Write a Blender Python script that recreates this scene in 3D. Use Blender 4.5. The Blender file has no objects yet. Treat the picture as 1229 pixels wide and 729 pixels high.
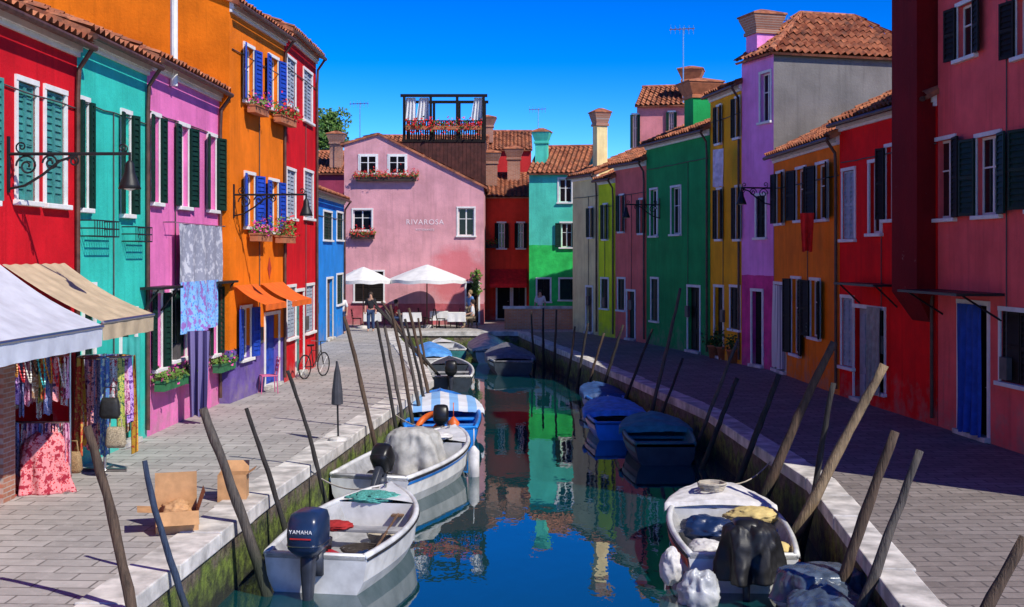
import bpy, bmesh, math, random
from math import *
from mathutils import Vector, Matrix, noise as mn
R=random.Random(7)
S=bpy.context.scene; COL=S.collection
F=1500.; CX=614.5; HY=305.; H=3.5; WZ=-.9
def G(px,py,z=0.):
    d=(H-z)*F/(py-HY); return Vector(((px-CX)/F*d,d,z))
def P(px,py,d): return Vector(((px-CX)/F*d,d,H+(HY-py)/F*d))
ORD='first second third fourth fifth sixth seventh eighth ninth tenth eleventh twelfth thirteenth fourteenth fifteenth sixteenth seventeenth eighteenth nineteenth twentieth'.split()
def T(o,label,cat,group=None):
    o['label']=label; o['category']=cat
    if group: o['group']=group
    return o
def E(name,label,cat,loc=(0,0,0),rz=0,group=None):
    o=bpy.data.objects.new(name,None); COL.objects.link(o); o.location=loc; o.rotation_euler=(0,0,rz)
    return T(o,label,cat,group)
class MB:
    def __init__(s): s.v=[];s.f=[];s.m=[]
    def add(s,vs,fs,mi=0):
        n=len(s.v); s.v+= [tuple(v) for v in vs]; s.f+=[tuple(i+n for i in f) for f in fs]; s.m+=[mi]*len(fs); return s
    def quad(s,a,b,c,d,mi=0): return s.add([a,b,c,d],[(0,1,2,3)],mi)
    def box(s,x0,y0,z0,x1,y1,z1,mi=0,M=None):
        vs=[Vector((x,y,z)) for z in (z0,z1) for y in (y0,y1) for x in (x0,x1)]
        if M: vs=[M@v for v in vs]
        return s.add(vs,[(0,2,3,1),(4,5,7,6),(0,1,5,4),(2,6,7,3),(0,4,6,2),(1,3,7,5)],mi)
    def tube(s,pts,r,n=8,mi=0):
        pts=[Vector(p) for p in pts]; rs=r if isinstance(r,(list,tuple)) else [r]*len(pts)
        vs=[];fs=[]; up=None
        for i,p in enumerate(pts):
            d=(pts[min(i+1,len(pts)-1)]-pts[max(i-1,0)]).normalized()
            if up is None: up=Vector((0,0,1)) if abs(d.z)<.9 else Vector((1,0,0))
            a=d.cross(up)
            if a.length<1e-4: a=d.cross(Vector((0,1,0)))
            a.normalize(); b=a.cross(d); up=b
            for k in range(n):
                t=2*pi*k/n; vs.append(p+a*cos(t)*rs[i]+b*sin(t)*rs[i])
        for i in range(len(pts)-1):
            for k in range(n):
                k2=(k+1)%n; fs.append((i*n+k,i*n+k2,i*n+n+k2,i*n+n+k))
        fs.append(tuple(range(n))[::-1]); fs.append(tuple((len(pts)-1)*n+k for k in range(n)))
        return s.add(vs,fs,mi)
    def lathe(s,prof,n=16,c=(0,0,0),mi=0):
        vs=[];fs=[]
        for r,z in prof:
            for k in range(n):
                t=2*pi*k/n; vs.append((c[0]+r*cos(t),c[1]+r*sin(t),c[2]+z))
        for i in range(len(prof)-1):
            for k in range(n):
                k2=(k+1)%n; fs.append((i*n+k,i*n+k2,i*n+n+k2,i*n+n+k))
        return s.add(vs,fs,mi)
    def grid(s,fn,nu,nv,mi=0):
        vs=[fn(i/nu,j/nv) for j in range(nv+1) for i in range(nu+1)]
        return s.add(vs,[(j*(nu+1)+i,j*(nu+1)+i+1,(j+1)*(nu+1)+i+1,(j+1)*(nu+1)+i) for j in range(nv) for i in range(nu)],mi)
    def loft(s,rows,cap=True,mi=0):
        n=len(rows[0]); vs=[p for r in rows for p in r]; fs=[]
        for i in range(len(rows)-1):
            for k in range(n):
                k2=(k+1)%n; fs.append((i*n+k,i*n+k2,i*n+n+k2,i*n+n+k))
        if cap: fs+= [tuple(range(n))[::-1],tuple((len(rows)-1)*n+k for k in range(n))]
        return s.add(vs,fs,mi)
    def build(s,name,mat,parent=None,sm=False,bev=0,loc=None,rot=None):
        me=bpy.data.meshes.new(name); me.from_pydata(s.v,[],s.f)
        for m in (mat if isinstance(mat,list) else [mat]): me.materials.append(m)
        me.polygons.foreach_set('material_index',s.m)
        b=bmesh.new(); b.from_mesh(me); bmesh.ops.recalc_face_normals(b,faces=b.faces); b.to_mesh(me); b.free()
        if sm: me.polygons.foreach_set('use_smooth',[True]*len(me.polygons))
        o=bpy.data.objects.new(name,me); COL.objects.link(o)
        if parent: o.parent=parent
        if loc is not None: o.location=loc
        if rot is not None: o.rotation_euler=rot
        if bev:
            md=o.modifiers.new('b','BEVEL'); md.width=bev; md.segments=2
        return o
def ST(o,kind='structure'): o['kind']=kind; return o
# ---------------- materials
MT={}
def c4(c):
    return c if isinstance(c,bpy.types.NodeSocket) else (c[0],c[1],c[2],1)
def L(nt,s,v):
    if isinstance(v,bpy.types.NodeSocket): nt.links.new(v,s)
    else: s.default_value=v
def newmat(k):
    m=bpy.data.materials.new(k); m.use_nodes=True; MT[k]=m
    return m,m.node_tree,m.node_tree.nodes['Principled BSDF']
def mixc(nt,f,a,b,mode='MIX'):
    n=nt.nodes.new('ShaderNodeMix'); n.data_type='RGBA'; n.blend_type=mode
    L(nt,n.inputs[0],f); L(nt,n.inputs[6],c4(a)); L(nt,n.inputs[7],c4(b)); return n.outputs[2]
def coord(nt,sc=None):
    o=nt.nodes.new('ShaderNodeTexCoord').outputs['Object']
    if sc:
        m=nt.nodes.new('ShaderNodeMapping'); m.inputs['Scale'].default_value=sc; nt.links.new(o,m.inputs[0]); o=m.outputs[0]
    return o
def noi(nt,v,sc,det=4,ro=.55):
    n=nt.nodes.new('ShaderNodeTexNoise'); n.inputs['Scale'].default_value=sc; n.inputs['Detail'].default_value=det; n.inputs['Roughness'].default_value=ro
    nt.links.new(v,n.inputs['Vector']); return n.outputs['Fac']
def rmp(nt,f,a,b,c=0.,d=1.):
    n=nt.nodes.new('ShaderNodeMapRange'); L(nt,n.inputs[0],f)
    for i,x in enumerate((a,b,c,d)): n.inputs[i+1].default_value=x
    return n.outputs[0]
def mth(nt,op,a,b=0.):
    n=nt.nodes.new('ShaderNodeMath'); n.operation=op; L(nt,n.inputs[0],a); L(nt,n.inputs[1],b); return n.outputs[0]
def zof(nt,k=2):
    n=nt.nodes.new('ShaderNodeSeparateXYZ'); nt.links.new(coord(nt),n.inputs[0]); return n.outputs[k]
def bmp(nt,b,f,st,dist=.02):
    n=nt.nodes.new('ShaderNodeBump'); n.inputs['Strength'].default_value=st; n.inputs['Distance'].default_value=dist
    nt.links.new(f,n.inputs['Height']); nt.links.new(n.outputs[0],b.inputs['Normal'])
def sc(c,k): return tuple(min(1,x*k) for x in c)
def M(key,col=None,rough=.7,var=.25,s=5,bump=.15,bs=60,metal=0,col2=None,spec=.4,trans=0):
    if key in MT: return MT[key]
    m,nt,b=newmat(key); v=coord(nt)
    c=mixc(nt,rmp(nt,noi(nt,v,s),.35,.65),sc(col,1-var),col2 or sc(col,1+var*.5))
    L(nt,b.inputs['Base Color'],c); b.inputs['Roughness'].default_value=rough; b.inputs['Metallic'].default_value=metal
    b.inputs['Specular IOR Level'].default_value=spec; b.inputs['Transmission Weight'].default_value=trans
    if bump: bmp(nt,b,noi(nt,v,bs,3),bump,.01)
    return m
def plaster(key,col,band=None,bh=1.,dirt=.5,patch=None):
    if key in MT: return MT[key]
    m,nt,b=newmat(key); v=coord(nt); z=zof(nt)
    c=mixc(nt,rmp(nt,noi(nt,v,.9,7,.6),.35,.68),sc(col,.74),sc(col,1.08))
    c=mixc(nt,rmp(nt,noi(nt,coord(nt,(5,5,.35)),1.2,5),.52,.75,0,.45),c,sc(col,.48))
    if patch:
        px,pz,pr,pc=patch; dx=mth(nt,'ADD',zof(nt,0),-px); dz=mth(nt,'ADD',z,-pz); dd=mth(nt,'SQRT',mth(nt,'ADD',mth(nt,'MULTIPLY',dx,dx),mth(nt,'MULTIPLY',dz,dz)))
        c=mixc(nt,rmp(nt,mth(nt,'ADD',dd,mth(nt,'MULTIPLY',noi(nt,v,1.3,7,.65),2.4)),pr+1.5,pr+.7,0,.75),c,pc)
    if band:
        zz=mth(nt,'ADD',z,mth(nt,'MULTIPLY',noi(nt,v,1.5,4),.12))
        c=mixc(nt,mth(nt,'LESS_THAN',zz,bh),c,mixc(nt,rmp(nt,noi(nt,v,2,6),.35,.65),sc(band,.7),sc(band,1.1)))
    d=mth(nt,'ADD',rmp(nt,z,0,1.6,.55,0),rmp(nt,noi(nt,v,2.4,8,.65),.4,.7,-.2,.35))
    c=mixc(nt,rmp(nt,d,.3,.75,0,dirt),c,(.30,.24,.21))
    c=mixc(nt,rmp(nt,noi(nt,v,3.3,9,.7),.66,.70,0,.4),c,mixc(nt,.6,col,(.6,.55,.5)))
    L(nt,b.inputs['Base Color'],c); b.inputs['Roughness'].default_value=.85; b.inputs['Specular IOR Level'].default_value=.15
    bmp(nt,b,mth(nt,'ADD',noi(nt,v,14,6,.6),mth(nt,'MULTIPLY',noi(nt,v,90,2),.4)),.45,.025)
    return m
def pattern(key,a,b_,c_,s=42):
    if key in MT: return MT[key]
    m,nt,b=newmat(key); v=coord(nt)
    vo=nt.nodes.new('ShaderNodeTexVoronoi'); vo.inputs['Scale'].default_value=s; nt.links.new(v,vo.inputs['Vector'])
    c=mixc(nt,rmp(nt,vo.outputs['Distance'],.3,.36),a,b_)
    c=mixc(nt,rmp(nt,noi(nt,v,s*.4,3),.54,.58),c,c_)
    L(nt,b.inputs['Base Color'],c); b.inputs['Roughness'].default_value=.8; return m
def stripes(key,a,b_,s=12,axis=0):
    m,nt,b=newmat(key)
    n=nt.nodes.new('ShaderNodeSeparateXYZ'); nt.links.new(coord(nt),n.inputs[0])
    f=mth(nt,'GREATER_THAN',mth(nt,'SINE',mth(nt,'MULTIPLY',n.outputs[axis],s)),0)
    L(nt,b.inputs['Base Color'],mixc(nt,f,a,b_)); b.inputs['Roughness'].default_value=.85; return m
def tilemat():
    m,nt,b=newmat('tile'); v=coord(nt,(4.2,3,3))
    vo=nt.nodes.new('ShaderNodeTexVoronoi'); vo.inputs['Scale'].default_value=1; nt.links.new(v,vo.inputs['Vector'])
    h=nt.nodes.new('ShaderNodeSeparateColor'); nt.links.new(vo.outputs['Color'],h.inputs[0])
    c=mixc(nt,h.outputs[0],(.24,.06,.025),(.56,.20,.09))
    c=mixc(nt,rmp(nt,noi(nt,coord(nt),3,8,.65),.48,.7,0,.85),c,(.07,.05,.04))
    L(nt,b.inputs['Base Color'],c); b.inputs['Roughness'].default_value=.9; bmp(nt,b,noi(nt,coord(nt),40,3),.3,.01); return m
def brickmat(key,c1,c2,mo,w,h,ms,s=1,rot=0,bumpd=.01,vert=False):
    m,nt,b=newmat(key); v=coord(nt)
    mp=nt.nodes.new('ShaderNodeMapping'); nt.links.new(v,mp.inputs[0]); mp.inputs['Rotation'].default_value=(pi/2 if vert else 0,0,rot)
    n=nt.nodes.new('ShaderNodeTexBrick'); nt.links.new(mp.outputs[0],n.inputs['Vector'])
    n.inputs['Scale'].default_value=s; n.inputs['Brick Width'].default_value=w; n.inputs['Row Height'].default_value=h; n.inputs['Mortar Size'].default_value=ms
    n.inputs['Color1'].default_value=c4(c1); n.inputs['Color2'].default_value=c4(c2); n.inputs['Mortar'].default_value=c4(mo)
    c=mixc(nt,rmp(nt,noi(nt,v,.7,8,.65),.35,.7,0,.65),n.outputs['Color'],sc(c1,.6))
    c=mixc(nt,rmp(nt,noi(nt,v,6,6,.7),.5,.8,0,.5),c,sc(c2,1.3))
    L(nt,b.inputs['Base Color'],c); b.inputs['Roughness'].default_value=.8
    bmp(nt,b,mth(nt,'SUBTRACT',mth(nt,'MULTIPLY',noi(nt,v,25,4),.5),n.outputs['Fac']),.5,bumpd); return m
def quaymat():
    m,nt,b=newmat('quaywall'); v=coord(nt); z=zof(nt)
    c=mixc(nt,rmp(nt,noi(nt,v,4,8,.7),.35,.65),(.07,.05,.035),(.26,.20,.14))
    zz=mth(nt,'ADD',z,rmp(nt,noi(nt,v,2.2,6,.6),.2,.8,-.35,.35))
    c=mixc(nt,rmp(nt,zz,-.22,-.42),c,mixc(nt,rmp(nt,noi(nt,v,5,8,.7),.4,.62),(.035,.045,.012),(.20,.27,.035)))
    c=mixc(nt,rmp(nt,zz,-.56,-.82),c,(.022,.025,.012))
    L(nt,b.inputs['Base Color'],c); b.inputs['Roughness'].default_value=.75; bmp(nt,b,noi(nt,v,9,8,.7),1.,.09); return m
def watermat():
    m,nt,b=newmat('water'); v=coord(nt,(1,.5,1))
    b.inputs['Base Color'].default_value=(.003,.045,.052,1); b.inputs['Roughness'].default_value=.01; b.inputs['IOR'].default_value=2.5
    a=noi(nt,v,.9,2,.5); c=noi(nt,v,5,2,.5)
    bmp(nt,b,mth(nt,'ADD',a,mth(nt,'MULTIPLY',c,.24)),.055,.11); return m
def polemat(key,c1,c2):
    m,nt,b=newmat(key); z=zof(nt)
    c=mixc(nt,rmp(nt,noi(nt,coord(nt,(14,14,1.5)),1.5,6,.65),.3,.7),c1,c2)
    c=mixc(nt,rmp(nt,z,.75,.4),c,(.03,.035,.02))
    L(nt,b.inputs['Base Color'],c); b.inputs['Roughness'].default_value=.85; bmp(nt,b,noi(nt,coord(nt,(30,30,2)),1.5,5),.9,.03); return m
W=M('white_trim',(.78,.76,.72),.7,.1)
TILE=tilemat(); GLASS=M('glass',(.007,.008,.010),.1,.3,2,0,spec=.3)
IRON=M('iron',(.012,.012,.013),.5,.3); GREENSH=M('shutter_green',(.005,.030,.020),.6,.3,spec=.2); TEALSH=M('shutter_teal',(.05,.25,.22),.5,.3)
BLUESH=M('shutter_blue',(.015,.06,.42),.5,.3); BROWNSH=M('shutter_brown',(.014,.010,.008),.65,.3,spec=.15); GREYSH=M('shutter_grey',(.32,.36,.42),.6,.2)
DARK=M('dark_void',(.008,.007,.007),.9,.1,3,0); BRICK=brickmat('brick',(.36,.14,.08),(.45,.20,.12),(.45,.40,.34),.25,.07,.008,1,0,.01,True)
BRICKO=brickmat('brick_orange',(.80,.26,.09),(.90,.36,.15),(.6,.5,.4),.25,.07,.008,1,0,.01,True)
WOOD=M('wood',(.16,.09,.05),.7,.4,8); STONE=M('istrian_stone',(.62,.585,.53),.8,.45,2.5,.4,18); CHROME=M('steel',(.5,.5,.5),.3,.1,5,0,metal=1)
LEAF=M('leaf',(.05,.13,.02),.6,.5,9,0); LEAF2=M('leaf_light',(.11,.20,.03),.6,.4,9,0)
FLC={'red':M('flower_red',(.6,.015,.02),.6,.3,9,0),'pink':M('flower_pink',(.7,.06,.3),.6,.3,9,0),'white':M('flower_white',(.75,.7,.7),.6,.2,9,0)}
COPPER=M('copper',(.10,.045,.03),.5,.4,6)
# ---------------- houses
def tiles(m,p,ax,sl,Lx,Ls,mi=0,st=.06,in0=0,in1=0):
    ax=ax.normalized(); sl=sl.normalized(); n=ax.cross(sl)
    if n.z<0: n=-n
    nx=max(4,int(Lx/st)); nr=max(2,int(Ls/.38))
    for j in range(nr):
        s0=Ls*j/nr; s1=min(Ls,Ls*(j+1)/nr+.05)
        jit=[R.uniform(-.016,.016) for _ in range(nx//4+2)]
        def fn(a,b):
            s=s0+(s1-s0)*b; f=s/Ls; x=min(max(a*Lx,in0*f),Lx-in1*f)
            return p+ax*x+sl*s+n*(.05*sin(2*pi*a*Lx/.24)+.05+.045*(1-b)+jit[int(a*nx)//4])
        m.grid(fn,nx,1,mi)
    q=p-n*.05; m.quad(q,q+ax*Lx,q+ax*(Lx-in1)+sl*Ls,q+ax*in0+sl*Ls,mi)
    m.quad(q,q+ax*Lx,p+ax*Lx+n*.03,p+n*.03,mi)
    if not(in0 or in1):
        for e in (q,q+ax*Lx): m.quad(e,e+sl*Ls,e+sl*Ls+n*.1,e+n*.1,mi)
class House:
    def __init__(s,name,label,a,b,h,dep,mat,side=None):
        s.a=Vector(a); b=Vector(b); s.u=(b-s.a).normalized(); s.L=(b-s.a).length; s.h=h; s.dep=dep; s.mat=mat; s.side=side or mat
        s.rz=atan2(s.u.y,s.u.x); s.root=E(name,label,'house',(s.a.x,s.a.y,0),s.rz); s.holes=[]
    def td(s,px):
        r=(px-CX)/F; t=(s.a.y*r-s.a.x)/(s.u.x-s.u.y*r); return t,s.a.y+s.u.y*t
    def z(s,px,py): return H+(HY-py)/F*s.td(px)[1]
    def wp(s,t,y,z): return Vector((s.a.x+s.u.x*t-s.u.y*y,s.a.y+s.u.y*t+s.u.x*y,z))
    def rect(s,x0,y0,x1,y1):
        t0,t1=sorted((s.td(x0)[0],s.td(x1)[0])); xm=(x0+x1)/2
        return t0,s.z(xm,y1),t1,s.z(xm,y0)
    def shutter(s,par,x,z0,z1,w,sgn,ang,mat,y=-.06):
        m=MB(); f=.05
        X=lambda a,b:(min(a*sgn,b*sgn),max(a*sgn,b*sgn))
        for (a,b,c,d) in ((0,f,0,z1-z0),(w-f,w,0,z1-z0),(f,w-f,0,f),(f,w-f,z1-z0-f,z1-z0),(f,w-f,(z1-z0)/2-.03,(z1-z0)/2+.03)):
            xa,xb=X(a,b); m.box(xa,-.02,c,xb,.02,d)
        n=max(6,int((z1-z0)/.11))
        xa,xb=X(f,w-f)
        for i in range(n):
            zz=f+(z1-z0-2*f)*i/n; hh=(z1-z0-2*f)/n
            m.add([(xa,-.016,zz),(xb,-.016,zz),(xb,.01,zz+hh),(xa,.01,zz+hh)],[(0,1,2,3)])
        m.quad((xa,.012,f),(xb,.012,f),(xb,.012,z1-z0-f),(xa,.012,z1-z0-f))
        return m.build('shutter',mat,par,loc=(x,y,z0),rot=(0,0,ang*sgn*-1 if sgn>0 else ang))
    def win(s,x0,y0,x1,y1,mode='open',sh=None,sur=W,flat=False,name='window',wood=W):
        t0,z0,t1,z1=s.rect(x0,y0,x1,y1); w=t1-t0; sh=sh or GREENSH
        h0,h1=(t0+w*.25,t1-w*.25) if mode=='open' else (t0,t1)
        oy=0 if not flat else -.15
        if not flat: s.holes.append((h0,z0,h1,z1))
        m=MB(); f=.05; c=(h0+h1)/2
        for b in ((h0,z0,h0+f,z1),(h1-f,z0,h1,z1),(h0+f,z0,h1-f,z0+f),(h0+f,z1-f,h1-f,z1),(c-.03,z0+f,c+.03,z1-f),(h0+f,z0+(z1-z0)*.6,c-.03,z0+(z1-z0)*.6+.03),(c+.03,z0+(z1-z0)*.6,h1-f,z0+(z1-z0)*.6+.03)):
            m.box(b[0],oy+.10,b[1],b[2],oy+.15,b[3])
        wo=m.build(name,wood,s.root)
        MB().box(h0+.01,oy+.12,z0+.01,h1-.01,oy+.13,z1-.01).build('pane',GLASS,wo)
        if sur:
            m=MB(); k=.08; y0,y1=-.03,.015
            m.box(h0-k,y0,z0,h0,y1,z1).box(h1,y0,z0,h1+k,y1,z1).box(h0-k,y0-.01,z1,h1+k,y1,z1+k); m.build('surround',sur,wo)
            MB().box(h0-k-.04,-.10,z0-.08,h1+k+.04,.02,z0-.003).build('sill',sur,wo,bev=.01)
        sw=(h1-h0)/2+.02
        if mode=='open':
            for sg,x in ((-1,h0),(1,h1)): s.shutter(wo,x,z0,z1,sw,sg,R.uniform(.06,.32),sh)
        elif mode=='closed':
            s.shutter(wo,h0+.005,z0+.01,z1-.01,sw-.03,1,.03,sh,.04); s.shutter(wo,h1-.005,z0+.01,z1-.01,sw-.03,-1,.02,sh,.04)
        return wo
    def door(s,x0,y0,x1,mat,sur=W,panels=True):
        xm=(x0+x1)/2; t0,t1=sorted((s.td(x0)[0],s.td(x1)[0])); z1=s.z(xm,y0)
        s.holes.append((t0,.02,t1,z1)); m=MB(); m.box(t0,.12,.02,t1,.16,z1)
        w=t1-t0
        if panels:
            for k in range(2):
                for q in range(3):
                    a=t0+w*(.08+.45*k); m.box(a,.10,.15+q*(z1-.2)/3,a+w*.38,.125,.02+(q+.9)*(z1-.1)/3)
        d=m.build('door',mat,s.root)
        MB().tube([(t0+w*.9,.09,1.),(t0+w*.9,.06,1.),(t0+w*.8,.06,1.)],.012,6).build('handle',CHROME,d)
        MB().box(t0-.1,-.12,.006,t1+.1,.1,.10).build('doorstep',STONE,d,bev=.01)
        if sur:
            k=.09; MB().box(t0-k,-.03,.0,t0,.015,z1).box(t1,-.03,.0,t1+k,.015,z1).box(t0-k,-.04,z1,t1+k,.015,z1+k).build('surround',sur,d)
        return d
    def awning(s,t0,t1,z0,z1,out,mat,val=.25,arms=True,name='awning'):
        m=MB(); m.grid(lambda a,b:(t0+(t1-t0)*a,-.03-out*b,z0+(z1-z0)*b-.05*sin(pi*b)+.008*sin(a*40)+.03*sin(a*5)*sin(pi*b)),32,8)
        o=m.build(name,mat,s.root,sm=True)
        n=max(6,int((t1-t0)/.12))
        v=MB(); v.grid(lambda a,b:(t0+(t1-t0)*a,-.03-out-.014*sin(a*n*1.3)*b,z1-b*val*(1+.02*sin(a*9))),n*3,3); v.build('valance',mat,o,sm=True)
        if arms:
            q=MB(); q.tube([(t0,-.03-out,z1-.01),(t1,-.03-out,z1-.01)],.025,8)
            for t in (t0+.15,t1-.15): q.tube([(t,0,z1-.1),(t,-out*.5,z1-.25),(t,-out,z1-.03)],.02,6)
            q.build('arm',CHROME,o)
        return o
    def ledge(s,x0,x1,py,mat,out=.6):
        t0,t1=sorted((s.td(x0)[0],s.td(x1)[0])); z=s.z((x0+x1)/2,py)
        m=MB(); m.box(t0,-out,z,t1,0.01,z+.05)
        for t in (t0+.1,t1-.14): m.tube([(t,0,z-.45),(t,-out*.8,z)],.02,6)
        return m.build('door_canopy',mat,s.root)
    def chimney(s,t,y,z0,w,h,mat,top=None):
        m=MB(); a=w/2
        m.box(t-a,y-a,z0,t+a,y+a,z0+h)
        q=lambda r,z:[(t-r,y-r,z),(t+r,y-r,z),(t+r,y+r,z),(t-r,y+r,z)]
        m.loft([q(a+.06,z0+h-.02),q(a+.06,z0+h+.08),q(a+.02,z0+h+.10),q(a+.02+w*.22,z0+h+.5),q(a+.02+w*.22,z0+h+.56)],mi=1 if top else 0)
        c=m.build('chimney',[mat,top or mat],s.root)
        k=MB(); r=a+.06+w*.22
        k.loft([q(r,z0+h+.56),q(r,z0+h+.61),q(.1,z0+h+.78)]); k.build('chimney_cap',TILE,c)
    def conduit(s,seed):
        rr=random.Random(seed); m=MB(); z=s.h-.9-rr.random()*.5; t=.15
        pts=[(t,-.02,z-.02*sin(t))]
        while t<s.L-.2: t+=.5; pts.append((min(t,s.L),-.025,z-.03*rr.random()))
        m.tube(pts,.014,5); tt=s.L*rr.uniform(.3,.7); m.tube([(tt,-.02,z),(tt,-.025,1.6)],.012,5); m.box(tt-.14,-.09,1.25,tt+.14,.01,1.65); m.build('meter_cable',M('cable',(.09,.08,.075),.6),s.root)
    def finish(s,roof='ridge',rise=None,gut=True,prof=None,cornice=W):
        Lh,h,dep=s.L,s.h,s.dep; m=MB(); rise=rise if rise is not None else .4*dep/2
        us=sorted({0,Lh,*[q for r in s.holes for q in (r[0],r[2])]}); us=[u for u in us if 0<=u<=Lh]
        zs=sorted({-.05,h,*[q for r in s.holes for q in (r[1],r[3])]}); zs=[z for z in zs if -.05<=z<=h]
        for i in range(len(us)-1):
            for j in range(len(zs)-1):
                cu=(us[i]+us[i+1])/2; cz=(zs[j]+zs[j+1])/2
                if us[i+1]-us[i]<1e-5 or zs[j+1]-zs[j]<1e-5: continue
                if any(r[0]<cu<r[2] and r[1]<cz<r[3] for r in s.holes): continue
                m.quad((us[i],0,zs[j]),(us[i+1],0,zs[j]),(us[i+1],0,zs[j+1]),(us[i],0,zs[j+1]))
        for a,b,c,d in s.holes:
            y=.25; m.quad((a,0,b),(a,y,b),(a,y,d),(a,0,d)).quad((c,0,b),(c,0,d),(c,y,d),(c,y,b)).quad((a,0,d),(a,y,d),(c,y,d),(c,0,d)).quad((a,0,b),(c,0,b),(c,y,b),(a,y,b))
        ro=MB()
        if roof=='ridge':
            for u in (0,Lh): m.add([(u,0,-.05),(u,dep,-.05),(u,dep,h),(u,dep/2,h+rise),(u,0,h)],[(0,1,2,3,4)],1)
            m.quad((0,dep,-.05),(Lh,dep,-.05),(Lh,dep,h),(0,dep,h),1)
            o=.24; dz=rise/(dep/2)*o; sl=Vector((0,dep/2+o,rise+dz))
            tiles(ro,Vector((-.08,-o,h-dz+.05)),Vector((1,0,0)),sl,Lh+.16,sl.length)
            tiles(ro,Vector((-.08,dep+o,h-dz+.05)),Vector((1,0,0)),Vector((0,-dep/2-o,rise+dz)),Lh+.16,sl.length,st=.12)
            ro.tube([(-.1,dep/2,h+rise+.1),(Lh+.1,dep/2,h+rise+.1)],.09,8)
        elif roof=='hip':   # hipped toward the +u end
            r0,r1=2.1,dep-1.6
            m.quad((Lh,0,-.05),(Lh,dep,-.05),(Lh,dep,h),(Lh,0,h),1); m.add([(0,0,-.05),(0,dep,-.05),(0,dep,h),(0,r1,h+rise),(0,r0,h+rise),(0,0,h)],[(0,1,2,3,4,5)],1); m.quad((0,dep,-.05),(Lh,dep,-.05),(Lh,dep,h),(0,dep,h),1)
            o=.2; sl=Vector((-Lh-o,0,rise+.1)); tiles(ro,Vector((Lh+o,-o,h)),Vector((0,1,0)),sl,dep+2*o,sl.length,in0=r0+o,in1=dep-r1+o)
            sl=Vector((0,r0+o,rise+.1)); tiles(ro,Vector((-.05,-o,h)),Vector((1,0,0)),sl,Lh+o+.05,sl.length,in1=Lh+o)
            ro.tube([(Lh+o,-o,h+.1),(0,r0,h+rise+.12)],.09,7).tube([(0,r0,h+rise+.12),(0,r1,h+rise+.12)],.09,7)
        elif roof=='gable':
            top=[p for p in reversed(prof) if p[1]>h+.01]
            m.add([(u,0,z) for u,z in ([(0,h),(Lh,h)]+top)],[tuple(range(2+len(top)))])
            m.quad((0,0,-.05),(0,dep,-.05),(0,dep,prof[0][1]),(0,0,prof[0][1]),1); m.quad((Lh,0,-.05),(Lh,dep,-.05),(Lh,dep,prof[-1][1]),(Lh,0,prof[-1][1]),1)
            for (u0,z0),(u1,z1) in zip(prof,prof[1:]):
                if z0>z1: u0,z0,u1,z1=u1,z1,u0,z0
                sl=Vector((u1-u0,0,z1-z0)); e=sl.normalized()*.2; tiles(ro,Vector((u0,-.12,z0+.05))-e,Vector((0,1,0)),sl+e,dep+.2,(sl+e).length,st=.12)
        m.build('wall',[s.mat,s.side],s.root)
        ro.build('roof',TILE,s.root)
        if roof=='ridge' and gut:
            MB().box(0,-.10,h-.16,Lh,-.001,h-.02).box(0,-.06,h-.24,Lh,-.001,h-.163).build('cornice',cornice,s.root)
            g=MB(); g.tube([(0,-.30,h-.1),(Lh,-.30,h-.1)],.055,8); g.tube([(Lh-.12,-.30,h-.12),(Lh-.12,-.08,h-.45),(Lh-.12,-.06,h-.9),(Lh-.12,-.06,.15)],.04,8)
            g.build('gutter',COPPER,s.root)
            s.conduit(int(h*100))
def leaves(m,n,fn,size,mi=0):
    for _ in range(n):
        c=Vector(fn()); a=Vector((R.gauss(0,1),R.gauss(0,1),R.gauss(0,1))).normalized(); b=a.orthogonal().normalized(); k=size*R.uniform(.6,1.3)
        m.add([c-a*k,c+b*k*.6,c+a*k,c-b*k*.6],[(0,1,2,3)],mi)
def flowerbox(hs,x0,x1,py,col,label,boxm,y=-.18,big=1.,group=None,nf=130):
    t0,t1=sorted((hs.td(x0)[0],hs.td(x1)[0])); z=hs.z((x0+x1)/2,py); w=t1-t0
    r=E('flower_box',label,'flower box',hs.wp((t0+t1)/2,y,z),hs.rz,group)
    MB().box(-w/2,-.1,0,w/2,.1,.18).box(-w/2-.02,-.12,.16,w/2+.02,.12,.20).build('planter',boxm,r)
    m=MB(); leaves(m,int(160*max(w,.6)),lambda:(R.uniform(-w/2,w/2)*1.08,R.gauss(0,.11),.2+abs(R.gauss(0,.13))*big),.05); m.build('foliage',LEAF2,r)
    if col:
        m=MB(); leaves(m,int(nf*max(w,.6)),lambda:(R.uniform(-w/2,w/2)*1.08,R.gauss(-.03,.12),.22+abs(R.gauss(0,.17))*big-(.12 if R.random()<.25 else 0)),.045); m.build('flowers',FLC[col],r)
PL=plaster
# left row
CR=(.66,.008,.018); 
h=House('red_house','red house with teal shutters and the shop awnings, nearest on the left bank',(-7.35,10.5),(-7.1,20.4),6.95,7,PL('p_red1',CR))
h.win(20,100,42,241,'closed',TEALSH); h.win(54,111,77,245,'closed',TEALSH); h.win(-28,90,-4,240,'open',TEALSH)
t0,t1=h.td(15)[0],h.td(82)[0]; h.holes.append((t0,.02,t1,2.55)); LH1=h
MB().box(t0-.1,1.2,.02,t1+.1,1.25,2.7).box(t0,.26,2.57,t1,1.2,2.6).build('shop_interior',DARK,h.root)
MB().box(t0-.42,-.05,0,t0-.02,.02,2.75).build('brick_pier',BRICK,h.root)
h.awning(1.8,h.td(-3)[0],3.35,2.5,1.45,M('awning_white',(.52,.54,.60),.85,.15,3),.28)
h.awning(h.td(0)[0],9.3,3.35,2.55,1.42,M('awning_beige',(.50,.39,.25),.85,.2,3),.26)
h.finish()
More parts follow.
